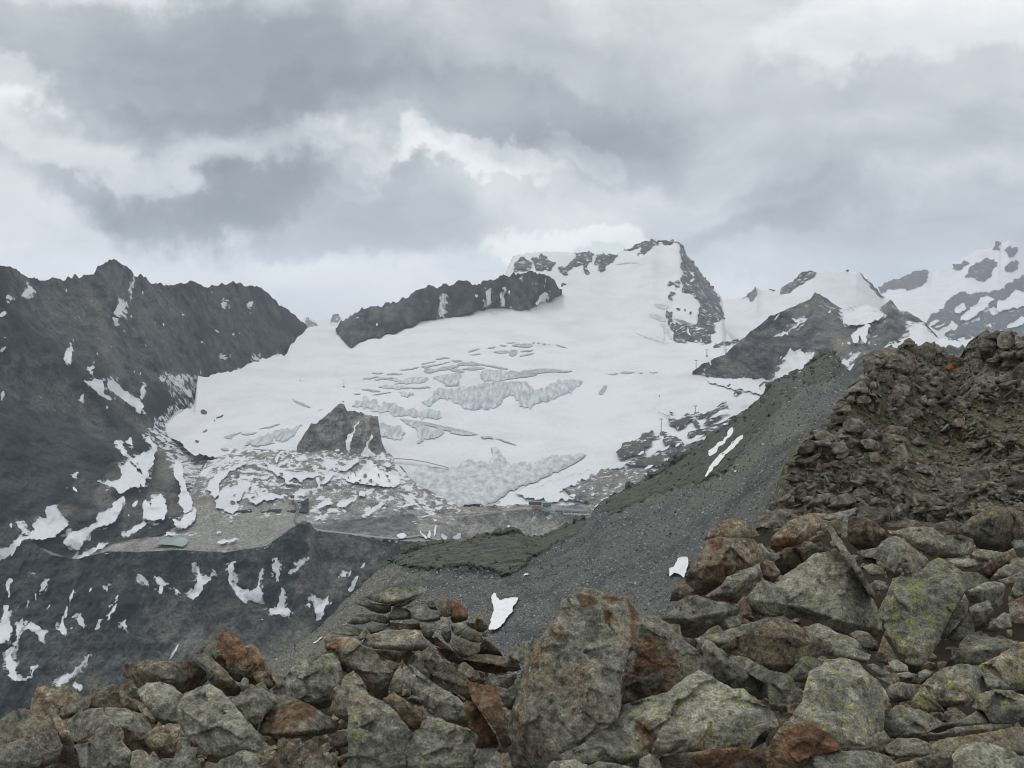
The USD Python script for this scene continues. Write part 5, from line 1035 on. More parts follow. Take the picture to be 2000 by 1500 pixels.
R('low stone at the bottom edge in the middle, the left of two', 'd 420,1520 480,1450 650,1438 740,1480 750,1560 410,1560', T, b=0.1, l=0.2)
R('low stone at the bottom edge in the middle, the right of two', 'd 735,1490 820,1450 950,1465 1080,1500 1100,1560 730,1560', T, b=0.1, l=0.2)
R('brown stone against the left shoulder of the giant boulder', 'd 155,690 220,590 300,565 310,640 290,740 230,730', T, b=0.5, base=1330)
# --- the brown pile at the right of the gap
R('brown craggy boulder at the back of the right pile', 'e 620,530 680,440 780,350 860,315 970,315 1080,370 1130,440 1110,510 950,500 760,490', B, b=0.8, r=0.25, base=1190, rough=1.4)
R('main brown boulder of the right pile', 'e 430,950 480,800 600,650 650,530 760,460 830,460 940,490 1090,500 1160,580 1245,680 1190,750 1050,790 900,850 790,960 650,1060 560,1070 460,1010', B, b=0.75, l=0.1, r=0.12, k=0.6, rough=1.6, rz='e 660,540 800,500 790,570 700,600;e 700,830 880,760 820,880 700,950', cr='e 450,860 600,800 900,760 1240,700 k0.3')
R('small dark brown stone left below the main brown boulder', 'e 290,1120 330,980 380,930 470,960 535,1015 440,1070 370,1120', T, b=0.8)
R('pale topped wedge boulder with a black underside', 'e 200,1300 300,1220 380,1160 440,1070 560,1060 720,1115 900,1150 975,1190 870,1270 760,1320 640,1430 520,1495 400,1450 380,1360 300,1330', B, cr='e 190,1285 470,1290 720,1245 985,1190', kb=0.8, k=1.15, b=0.1, l=0.2)
R('brown wedge boulder with a dark right face above the pale topped one', 'e 630,1070 800,960 850,880 960,840 1175,745 1195,880 1070,1040 940,1145 800,1120 700,1110', B, cr='e 640,1090 900,1020 1060,870 1190,790', kb=0.6, k=1.0, b=0.45)
R('tan round stone lodged beside the black slab', 'e 1165,745 1230,708 1310,730 1375,860 1310,940 1270,950 1185,870', T, r=0.25, b=0.6, cr='e 1170,850 1270,900 1370,850')
R('curved pale stone above the tan round one', 'e 1130,565 1190,555 1255,640 1345,660 1370,700 1300,735 1240,705 1200,625', T, b=0.3, l=0.2, base=1200)
R('black sided slab in the middle of the right pile', 'e 1310,740 1370,650 1430,600 1600,590 1760,540 1860,620 1700,690 1560,775 1400,870 1370,860', S, cr='e 1310,660 1430,610 1760,550 1860,630', kb=0.7, b=0.85, l=0.05, k=0.8)
R('large grey boulder with a bright lichen stain in the right pile', 'P 1456,1168 1490,1130 1500,1140 1512,1144 1536,1120 1570,1097 1590,1081 1616,1077 1637,1079 1662,1098 1688,1137 1708,1174 1722,1208 1724,1232 1713,1246 1690,1246 1655,1240 1620,1232 1590,1214 1560,1204 1530,1218 1490,1200 1460,1186', B, k=1.1, b=0.12, l=0.3, cr='P 1456,1170 1530,1180 1580,1190 1650,1215 1725,1230', kb=0.5, rough=1.1)
R('dark angular stone in the gap under the large lichen stained boulder', 'P 1455,1165 1495,1150 1530,1150 1560,1200 1540,1215 1500,1205 1470,1200', T, b=0.6, dY=0.1)
R('long thin ridge of rock running down across the lichen stained boulder', 'f 75,410 85,390 130,393 200,500 330,700 430,850 545,1060 540,1110 490,1070 400,910 280,730 160,570', S, k=0.5, side=0.2, b=0.3, base=1200, dY=-0.35)
R('thin upright post like stone standing in the right pile', 'f 203,530 225,400 240,280 262,272 290,292 275,420 250,540', T, k=0.15, b=0.2, base=1120, fac=0, dY=-0.1)
R('narrow bleached slab lying over the pale brown boulder', 'f -40,330 0,275 120,262 240,240 360,203 388,213 300,290 240,305 100,335', S, k=1.0, b=0.3, base=1085)
R('pale brown boulder behind the black sided slab', 'e 1262,540 1330,450 1450,340 1560,290 1650,260 1840,262 1790,320 1760,380 1700,480 1560,570 1380,610 1340,650 1270,600', B, cr='e 1260,510 1450,490 1700,430', kb=0.45, r=0.1, b=0.6, base=1110, rz='e 1280,560 1500,490 1700,440 1660,500 1400,610', k=0.8)
R('reddish brown stone behind the upright post', 'f -20,345 100,300 225,290 240,520 150,460 50,450', B, r=0.3, b=0.8, base=1070)
R('dark rounded boulder right of the upright post', 'f 270,310 400,285 560,350 650,440 660,530 560,600 380,620 280,540', B, r=0.2, b=0.8, l=0.1, base=1090, cr='f 260,420 450,430 660,470 k0.3')
R('bent grey slab behind the upright pale fin', 'f 350,640 560,595 660,500 760,475 860,540 930,610 1060,705 1010,800 960,840 780,740 650,760 560,710 430,680', S, b=0.2, k=0.9)
R('upright pale fin of rock in front of the bent grey slab', 'f 650,750 688,640 740,575 775,640 780,720 725,880 655,870', T, k=0.4, b=0.2, l=0.25)
R('striped grey brown boulder in the upper right pile', 'f 750,430 900,395 1000,388 1110,400 1200,480 1380,470 1505,510 1510,640 1400,695 1240,700 1120,700 930,610 860,530', B, b=0.45, rough=1.5, k=0.6, cr='f 750,480 1000,560 1250,560 1510,580 k0.2')
R('flat brown stones row behind the striped boulder', 'f 790,390 900,325 1000,350 1110,368 1280,328 1375,380 1365,470 1140,420 1000,400 880,410', S, b=0.6, base=1050)
R('large dark mossy boulder at the right edge below the crag', 'f 1360,410 1500,290 1640,230 1700,188 1900,208 1980,290 2060,420 2060,560 1860,640 1700,640 1540,600 1500,530 1430,480', B, b=0.6, l=0.3, cr='f 1360,420 1600,330 1900,250 2060,420', kb=0.3, k=1.0, base=1095)
R('little dark stone at the right edge above the mossy boulder', 'f 1890,190 1960,148 2060,180 2060,270 1950,235', T, b=0.6, base=1075)
R('big diamond shaped slab covered with yellow green lichen', 'P 1713,1195 1730,1166 1744,1130 1766,1123 1792,1119 1814,1099 1832,1089 1847,1093 1868,1109 1880,1117 1906,1117 1930,1133 1910,1142 1884,1155 1870,1178 1852,1212 1838,1242 1828,1266 1799,1305 1792,1317 1775,1312 1758,1283 1743,1255 1727,1222', S, l=0.5, b=0.0, k=0.95, cr='P 1713,1210 1760,1290 1800,1306 1850,1215 k0.2', rough=0.9)
R('grey slab with a dark blunt end right of the diamond slab', 'f 1390,1020 1450,990 1640,930 1800,945 1825,970 1785,1150 1700,1210 1600,1120 1480,1150 1430,1070', S, cr='f 1390,1030 1640,1005 1830,970', kb=0.6, k=1.3, b=0.1)
R('thin split off plate along the right side of the diamond slab', 'f 1175,1460 1240,1330 1370,1130 1422,1052 1455,1120 1455,1210 1355,1360 1265,1450 1200,1520', S, l=0.3, b=0.15, k=0.6, side=-0.2)
R('small cube like block right of the thin split off plate', 'f 1465,1190 1530,1148 1655,1108 1705,1200 1705,1260 1605,1410 1515,1420 1485,1290', B, cr='f 1460,1210 1560,1225 1710,1190', kb=0.35, k=1.3, b=0.2)
R('flat grey slab topmost of the stack right of the diamond', 'f 1250,725 1340,698 1660,718 1650,745 1430,810 1375,775', S, cr='f 1250,740 1420,790 1660,735', k=1.2, b=0.2)
R('flat slab behind the stack below the mossy boulder', 'f 1490,665 1520,608 1640,618 1825,648 1710,715 1640,718 1560,700', S, k=1.2, b=0.3, base=1110)
R('dark sided plank slanting up at the right edge', 'f 1520,835 1600,780 1800,650 1905,598 1935,680 1800,770 1665,915 1615,865', S, cr='f 1520,800 1800,655 1930,630', b=0.8, kb=0.6, dY=0.05)
R('light brown slab beside the dark sided plank at the right edge', 'f 1640,925 1760,800 1900,738 2060,660 2060,790 1850,890 1760,920', S, k=1.2, b=0.45)
R('grey slab under the light brown one at the right edge', 'f 1750,915 1900,865 2060,770 2060,890 1930,905 1915,970 1840,960', S, k=0.7, b=0.2, dY=-0.05)
R('pale stub of stone at the right edge above the planks', 'f 1870,545 1900,518 2060,525 2060,590 1915,620', T, b=0.2, base=1085)
R('grey green stone at the right edge below the planks', 'f 1860,1065 1900,960 1940,880 2060,870 2060,1030 1920,1100', B, l=0.3, b=0.2)
R('rusty slab at the right edge', 'f 1840,1140 2060,1045 2060,1390 1920,1345 1860,1250', S, r=0.55, b=0.6, k=0.8)
R('pale rough stone left of the rusty slab', 'f 1630,1410 1700,1310 1800,1228 1880,1250 1880,1370 1740,1410', B, b=0.05, l=0.1, rough=1.6)
R('mossy stone between the thin plate and the cube like block', 'f 1440,1200 1490,1290 1525,1430 1440,1500 1300,1520 1240,1470 1350,1360', B, l=0.4, b=0.4, k=0.5, dY=0.03)
# --- right bottom
R('pale topped block below the cube like block', 'h 1190,560 1290,420 1390,260 1450,200 1500,188 1660,220 1955,258 1905,315 1800,375 1560,500 1380,495 1250,525', B, cr='h 1290,330 1400,330 1700,350 1960,280', kb=0.2, k=1.3, l=0.25, b=0.15)
R('mossy bank of rock at the right edge under the pale topped block', 'h 1550,500 1800,375 1960,268 2060,268 2060,720 1900,750 1700,620 1590,550', B, l=0.45, b=0.5, k=0.7, rough=1.4)
R('dark mossy boulder in the lower right corner area', 'h 1000,690 1120,575 1250,510 1380,480 1560,500 1630,620 1750,700 1710,750 1560,780 1500,910 1350,900 1200,890 1090,810 1050,770', B, l=0.36, b=0.45, k=0.8, rough=1.5)
R('blue grey plate lying on the dark mossy boulder', 'h 1590,590 1660,558 1780,640 1905,745 1780,745 1640,700', S, b=0.0, l=0.1, dY=-0.15, k=1.0)
R('mossy boulder at the right edge near the lower right corner', 'h 1530,780 1700,740 1780,738 1900,748 2060,810 2060,970 1880,1070 1760,1120 1680,1065 1610,950 1490,910', B, l=0.42, b=0.5, k=0.8, rough=1.5)
R('grey dome shaped boulder in the lower right', 'h 610,1130 630,960 760,885 900,908 1060,958 1180,1038 1260,1065 1060,1140 960,1200 800,1215 700,1215', B, l=0.28, b=0.25, k=1.0, fac=2)
R('small square grey stone on the dome shaped boulder', 'h 630,745 700,680 820,655 920,690 965,760 905,830 760,865 680,840', B, b=0.1, l=0.15, k=0.8)
R('moss covered stone right of the small square one', 'h 890,840 960,760 1030,700 1100,800 1190,910 1190,960 1000,940', B, l=0.5, b=0.5)
R('rust edged thin ledge in the lower right, uppermost of three', 'h 1050,1150 1180,1100 1270,1060 1440,1000 1560,922 1625,940 1690,1055 1560,1085 1300,1110 1200,1160', S, cr='h 1050,1130 1300,1065 1500,1060 1690,1050', r=0.25, b=0.4, l=0.25, k=1.1)
R('thin ledge in the lower right, middle one of three', 'h 950,1200 1200,1150 1340,1100 1560,1080 1870,1068 1900,1115 1600,1170 1380,1200 1200,1235 1000,1235', S, cr='h 950,1200 1300,1150 1900,1090', b=0.4, r=0.1, l=0.2, k=1.1)
R('thin ledge in the lower right, lowest of three', 'h 1070,1285 1200,1210 1400,1190 1600,1160 1900,1100 2060,1100 2060,1400 1760,1290 1600,1255 1400,1290 1300,1345 1160,1345', S, b=0.45, l=0.38, k=1.0, rough=1.5)
R('bumpy grey green boulder left of the thin ledges', 'h 640,1290 760,1208 960,1208 1080,1260 1170,1340 1000,1390 760,1400 670,1350', B, l=0.25, b=0.3, rough=1.3)
R('dark capped stone at the bottom in the lower right', 'h 890,1420 1060,1380 1130,1310 1210,1283 1295,1350 1310,1450 1270,1560 1000,1560', B, b=0.5, l=0.2, cr='h 890,1440 1100,1400 1300,1400')
R('pale edged slab at the bottom right', 'h 1290,1380 1380,1270 1560,1238 1680,1260 1900,1340 1960,1390 1760,1450 1650,1560 1280,1560', S, k=1.2, l=0.3, b=0.1)
R('grey slab in the bottom right corner', 'h 1640,1520 1780,1420 1960,1388 2060,1388 2060,1570 1620,1570', S, k=1.2, l=0.2, b=0.1)
R('long pale slab along the bottom edge right of the rust brown one', 'P 1550,1530 1562,1496 1582,1480 1620,1467 1655,1466 1700,1466 1728,1474 1750,1490 1745,1530', S, k=1.2, l=0.38, b=0.1)
R('brown capped stone at the bottom edge right of the long pale slab', 'h 660,1500 820,1440 960,1420 1030,1510 1040,1560 660,1560', T, b=0.5)
R('large moss speckled boulder right of the centre foreground', 'P 1525,1425 1530,1414 1546,1399 1566,1369 1572,1339 1580,1311 1604,1299 1612,1289 1644,1284 1677,1293 1692,1312 1714,1328 1730,1348 1738,1368 1728,1390 1726,1424 1740,1446 1690,1468 1655,1478 1625,1465 1595,1435 1565,1425', B, l=0.42, b=0.35, k=0.85, rough=1.3, r=0.05)
R('rust red boulder face beneath the moss speckled boulder', 'g 940,1380 1060,1200 1110,1110 1200,1080 1430,1040 1570,1150 1690,1270 1720,1320 1400,1400 1310,1560 1000,1560 970,1420', B, r=0.5, b=0.7, l=0.05, k=0.35, rz='g 1200,1150 1420,1060 1680,1290 1400,1380 1200,1400', rough=1.2)
R('brown pyramid shaped slab in the centre right', 'g 530,320 700,222 900,132 1080,20 1150,12 1232,60 1400,180 1600,270 1630,312 1595,390 1490,410 1330,430 1240,530 1170,570 1000,540 900,460 700,400 610,390', S, b=0.85, r=0.1, l=0.05, k=0.25, fac=2, rough=0.9, dY=-0.05)
R('lichen edged slab forming the left slope of the brown pyramid', 'g 370,215 600,150 1000,28 1095,18 900,140 700,232 530,330 470,310 410,240', S, k=1.3, b=0.15, l=0.32)
R('diagonal grey slab between the lichen slab and the brown pyramid', 'g 285,235 340,212 430,250 620,400 760,520 900,620 995,685 995,800 940,840 800,775 640,715 530,680 475,575 415,425 345,335', S, cr='g 290,240 500,420 800,640 1000,790 k0.2', l=0.28, b=0.2, k=0.8, side=0.15)
R('second diagonal slab with mossy joint beside the first', 'g 630,395 800,422 900,490 1020,550 1180,580 1250,620 1270,700 1360,745 1350,865 1190,895 1130,975 1010,860 985,690 890,630 750,530', S, l=0.35, b=0.3, k=0.8)
R('white crusted stone in the cleft right of the brown pyramid', 'g 1170,590 1290,470 1330,412 1440,408 1545,480 1510,570 1420,610 1360,670 1265,660', T, l=0.5, b=0.0, dY=-0.1)
R('light grey slab leaning on the right of the brown pyramid', 'g 1320,130 1500,83 1700,188 1830,230 1965,300 2010,400 1955,480 1820,450 1590,395 1632,312 1480,235', S, k=1.2, l=0.22, b=0.15)
R('small brown stone above the light grey leaning slab', 'g 1790,195 1860,153 1970,172 2070,260 2085,360 2010,365 1900,290', T, b=0.6, dY=-0.1)
R('dark stone in the gap left of the brown pyramid', 'e 750,1335 860,1268 1000,1258 985,1345 880,1400 800,1390', T, b=0.4)
R('narrow dark stone beneath the brown wedge', 'e 950,1155 1010,1058 1055,1080 1095,1235 1050,1290 980,1260', T, b=0.6)
R('dark pit stone between mossy boulder and diagonal slab', 'g 1180,885 1350,855 1350,950 1260,1000 1195,970', T, b=0.7, l=0.1)
R('flat chip at the tip of the diamond slab', 'h 730,585 850,557 965,590 900,615 800,628', T, k=1.2, b=0.15, dY=-0.05)
R('small flat stone left of the diamond slab tip', 'h 670,465 760,438 855,500 880,575 760,570 685,505', T, k=1.0, b=0.2)
R('small stone right of the diamond slab tip', 'h 970,565 1030,528 1125,560 1060,608 900,648 965,605', T, k=1.0, b=0.2)
R('thin plate left of the small flat stones', 'h 460,492 530,478 715,582 600,610 535,565', T, k=1.0, b=0.3)
R('dark stone in the shadow left of the diamond tip', 'h 540,395 680,358 790,430 680,480 575,470', T, b=0.5)
R('small grey stone between the thin ridge and the pale fin', 'f 425,785 520,752 615,800 655,870 560,875 495,855', T, b=0.1)
R('little dark stone below the small grey one near the thin ridge', 'f 485,985 540,915 685,970 645,1030 520,1015', T, b=0.4, dY=-0.05)
R('tiny grey stone above the small grey one near the thin ridge', 'f 390,725 480,678 565,700 545,770 425,750', T, b=0.2)
R('brown stone in the dark gap below the bent slab', 'f 770,740 880,745 1000,790 965,860 840,868', T, b=0.6)
R('grey stone in the dark joint between the two big lichen boulders', 'P 1726,1240 1740,1262 1752,1290 1730,1300 1712,1280', T, b=0.6)

# --- gravel and dark earth between the boulders
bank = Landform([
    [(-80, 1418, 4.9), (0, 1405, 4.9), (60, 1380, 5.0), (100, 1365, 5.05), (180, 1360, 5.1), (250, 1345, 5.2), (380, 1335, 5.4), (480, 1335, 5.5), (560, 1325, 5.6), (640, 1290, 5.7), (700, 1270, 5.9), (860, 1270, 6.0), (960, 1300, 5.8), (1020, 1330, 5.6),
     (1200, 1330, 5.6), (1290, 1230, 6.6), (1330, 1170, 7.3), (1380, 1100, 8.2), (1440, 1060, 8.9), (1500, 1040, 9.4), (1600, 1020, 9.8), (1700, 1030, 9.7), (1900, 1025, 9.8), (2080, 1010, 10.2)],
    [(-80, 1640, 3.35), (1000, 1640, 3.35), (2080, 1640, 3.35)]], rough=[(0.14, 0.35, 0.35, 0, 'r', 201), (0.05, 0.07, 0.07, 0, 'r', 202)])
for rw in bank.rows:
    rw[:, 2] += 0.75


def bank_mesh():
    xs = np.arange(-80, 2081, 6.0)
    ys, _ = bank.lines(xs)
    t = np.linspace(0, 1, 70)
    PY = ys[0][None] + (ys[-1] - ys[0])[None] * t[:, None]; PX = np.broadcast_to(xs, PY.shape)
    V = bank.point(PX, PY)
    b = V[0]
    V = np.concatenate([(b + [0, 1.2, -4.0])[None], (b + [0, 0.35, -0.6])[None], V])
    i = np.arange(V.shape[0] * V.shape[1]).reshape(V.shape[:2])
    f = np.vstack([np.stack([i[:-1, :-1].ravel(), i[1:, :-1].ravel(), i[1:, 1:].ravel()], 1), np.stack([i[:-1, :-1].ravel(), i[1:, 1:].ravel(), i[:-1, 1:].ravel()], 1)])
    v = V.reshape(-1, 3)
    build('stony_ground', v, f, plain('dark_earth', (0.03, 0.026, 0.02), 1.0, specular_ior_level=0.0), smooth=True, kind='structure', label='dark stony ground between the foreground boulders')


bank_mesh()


def lump(rng, flat=0.6, n=16):
    """A small angular stone of a few dozen triangles."""
    p = rng.normal(size=(n, 3)); p /= np.linalg.norm(p, axis=1, keepdims=True)
    p *= rng.uniform(0.75, 1.1, (n, 1)) * [1.0, rng.uniform(0.6, 0.9), flat]
    h = trimesh.convex.convex_hull(p)
    return np.array(h.vertices), np.array(h.faces)


def rot(rng, tilt=0.6):
    a, b, c = rng.uniform(0, 2 * np.pi), rng.normal(0, tilt), rng.normal(0, tilt)
    return trimesh.transformations.euler_matrix(b, c, a)[:3, :3]


def joined(items):
    V, Fs, n = [], [], 0
    for v, f in items:
        V.append(v); Fs.append(f + n); n += len(v)
    return np.vstack(V), np.vstack(Fs)


def rubble():
    rng = np.random.default_rng(77)
    out = []
    kinds = [lump(rng, 0.55) for _ in range(12)]
    px = rng.uniform(0, 2000, 1700)
    top = np.interp(px, bank.rows[0][:, 0], bank.rows[0][:, 1]) + 12
    py = top + (1560 - top) * rng.uniform(0, 1, 1700) ** 1.1
    for c in bank.point(px, py):
        v, f = kinds[rng.integers(12)]
        out.append((v @ rot(rng).T * rng.uniform(0.02, 0.11) + c + [0, 0, 0.01], f))
    v, f = joined(out)
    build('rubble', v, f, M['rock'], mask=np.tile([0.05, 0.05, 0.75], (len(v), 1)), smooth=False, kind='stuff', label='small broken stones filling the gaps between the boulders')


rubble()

# ------------------------------------------------------------------ the crag on the right
def rock_crag():
    n = {'g': ('geometry', {}), 'a': ('attribute', {'attribute': 'mask'}), 'sep': ('separate_color', {'color_type': 'rgb'}), 'oi': ('object_info', {}),
         'big': ('noise_texture', {'scale': 0.7, 'detail': 7.0, 'roughness': 0.62}), 'mid': ('noise_texture', {'scale': 4.5, 'detail': 6.0, 'roughness': 0.7}),
         'mos': ('noise_texture', {'scale': 2.2, 'detail': 7.0, 'roughness': 0.68}), 'rus': ('noise_texture', {'scale': 1.1, 'detail': 5.0, 'roughness': 0.6}),
         'off': ('mapping', {'mapping_type': 'point', 'location': (7.3, 1.1, 4.2)}),
         'base': ('rgb_ramp', {'ramp': [(0.3, (0.014, 0.013, 0.010)), (0.45, (0.062, 0.056, 0.042)), (0.58, (0.118, 0.110, 0.086)), (0.72, (0.23, 0.22, 0.18))]}),
         'moss': ('rgb_ramp', {'ramp': [(0.35, (0.016, 0.017, 0.009)), (0.55, (0.046, 0.047, 0.020)), (0.72, (0.10, 0.10, 0.035))]}),
         'mn': ('math', {'math_type': 'multiply_add', 'value2': 3.0, 'value3': -1.5}), 'ms': ('math', {'math_type': 'add'}), 'mz': ('map_range', {'range_type': 'smoothstep', 'from_min': 0.3, 'from_max': 0.75, 'to_max': 0.9, 'clamp': True}),
         'rz': ('map_range', {'range_type': 'smoothstep', 'from_min': 0.58, 'from_max': 0.72, 'to_max': 0.7, 'clamp': True}), 'rmix': ('mix', {'mix_type': 'mix', 'color2': (0.13, 0.062, 0.032)}),
         'mmix': ('mix', {'mix_type': 'mix'}), 'oz': ('map_range', {'from_min': 0.0, 'from_max': 1.0, 'to_min': 0.6, 'to_max': 1.65}), 'om': ('mix', {'mix_type': 'multiply', 'fac': 1.0}),
         'rr': ('mix', {'mix_type': 'mix', 'color2': (0.40, 0.13, 0.035)}),
         'b1': ('bump', {'strength': 0.9, 'distance': 0.12}), 'p': ('principled_bsdf', {'roughness': 0.93, 'specular_ior_level': 0.2})}
    l = [('g.position', 'big.vector'), ('g.position', 'mid.vector'), ('g.position', 'off.vector'), ('off.vector', 'mos.vector'), ('off.vector', 'rus.vector'), ('a.color', 'sep.color'),
         ('mid.fac', 'base.fac'), ('mid.fac', 'moss.fac'), ('mos.fac', 'mn.value1'), ('mn.value', 'ms.value1'), ('sep.g', 'ms.value2'), ('ms.value', 'mz.value'), ('rus.fac', 'rz.value'),
         ('base.color', 'rmix.color1'), ('rz.result', 'rmix.fac'), ('rmix.color', 'mmix.color1'), ('moss.color', 'mmix.color2'), ('mz.result', 'mmix.fac'), ('mmix.color', 'rr.color1'), ('sep.r', 'rr.fac'),
         ('oi.random', 'oz.value'), ('rr.color', 'om.color1'), ('oz.result', 'om.color2'), ('om.color', 'p.base_color'), ('mid.fac', 'b1.height'), ('b1.normal', 'p.normal')]
    return usdkit.material(stage, LOOK + 'mossy_rock', n, l, surface='p.BSDF')


M['crag'] = rock_crag()

crag_top = ('P 1468,1060 1480,1026 1504,1002 1530,974 1540,935 1545,905 1554,892 1560,876 1574,862 1592,836 1620,816 1638,801 1652,778 1664,757 1676,742 1696,730 1708,710 1720,700 1740,690 1754,681 1766,672 1776,661 1786,668 1790,674 1814,668 1834,672 1850,680 '
            '1856,694 1874,699 1884,698 1892,692 1897,681 1906,661 1921,646 1938,648 1955,644 1982,646 1993,656 2010,660 2080,650')
crag_land = Landform([row(crag_top, [(1468, 36), (1540, 38), (1620, 41), (1700, 45), (1776, 49), (1850, 52), (1921, 50), (2080, 46)]),
                      [(1468, 1064, 35), (1540, 960, 36), (1600, 900, 37.5), (1700, 830, 41), (1850, 800, 46), (1960, 780, 45), (2080, 760, 42)],
                      [(1468, 1110, 33), (1600, 1060, 33), (1800, 1050, 34), (2080, 1050, 34)]],
                     rough=[(3.0, 4.2, 2.6, 0.8, 'r', 301), (0.6, 1.1, 0.6, 0.8, 'r', 302), (0.1, 0.3, 0.2, 0.5, 'r', 303)], jag=10, seed=31, jagscale=17)
crag = thing('crag', 'mossy broken crag rising on the right above the foreground boulders', 'crag')
CP = str(crag.GetPath())


def crag_face():
    step = 2.5
    xs = np.arange(1468, 2081, step)
    ys, _ = crag_land.lines(xs, True)
    t = np.linspace(0, 1, 170)
    PY = ys[0][None] + (ys[-1] - ys[0])[None] * t[:, None]; PX = np.broadcast_to(xs, PY.shape)
    V = crag_land.point(PX, PY)
    b = V[0]
    V = np.concatenate([(b + [0, 9, -12.0])[None], (b + [0, 4, -3.0])[None], (b + [0, 1.2, -0.4])[None], V])
    i = np.arange(V.shape[0] * V.shape[1]).reshape(V.shape[:2])
    f = np.vstack([np.stack([i[:-1, :-1].ravel(), i[1:, :-1].ravel(), i[1:, 1:].ravel()], 1), np.stack([i[:-1, :-1].ravel(), i[1:, 1:].ravel(), i[:-1, 1:].ravel()], 1)])
    v = V.reshape(-1, 3)
    mask = np.tile([0.0, 0.5, 0.0], (len(v), 1))
    mask[3 * len(xs):] += zone_mask(PX.ravel(), PY.ravel(), [(1, 'q 300,900 900,950 1250,880 1700,800 2000,900 2000,1500 0,1500 0,1100', 12, 0.25), (1, 'q 560,640 700,640 900,820 600,900 350,1000 300,900', 6, 0.45)])
    mask[3 * len(xs):, 1] -= zone_mask(PX.ravel(), PY.ravel(), [(0, 'q 300,560 560,300 800,200 1100,220 1400,400 1600,100 1950,100 2000,700 1700,660 1080,740 700,640', 10, 0.45)])[:, 0]
    build('rock_face', v, f, M['crag'], parent=CP, smooth=False, mask=mask)


crag_face()


def crag_block(text, moss=-0.3, r=0.0, out=0.9, **kw):
    p = pts(text)
    Yc = float(crag_land.Y(p[:, 0].mean(), p[:, 1].mean())) - out
    v, f, mask = rock_mesh(text, Y=Yc, k=kw.pop('k', 0.8), grid=3.0, amp=2.0, rough=kw.pop('rough', 3.5), **kw)
    mask[:] = [r, moss, 0]
    lb = kw.get('lb')
    build('stone', v, f, M['crag'], parent=CP, mask=mask, smooth=False)


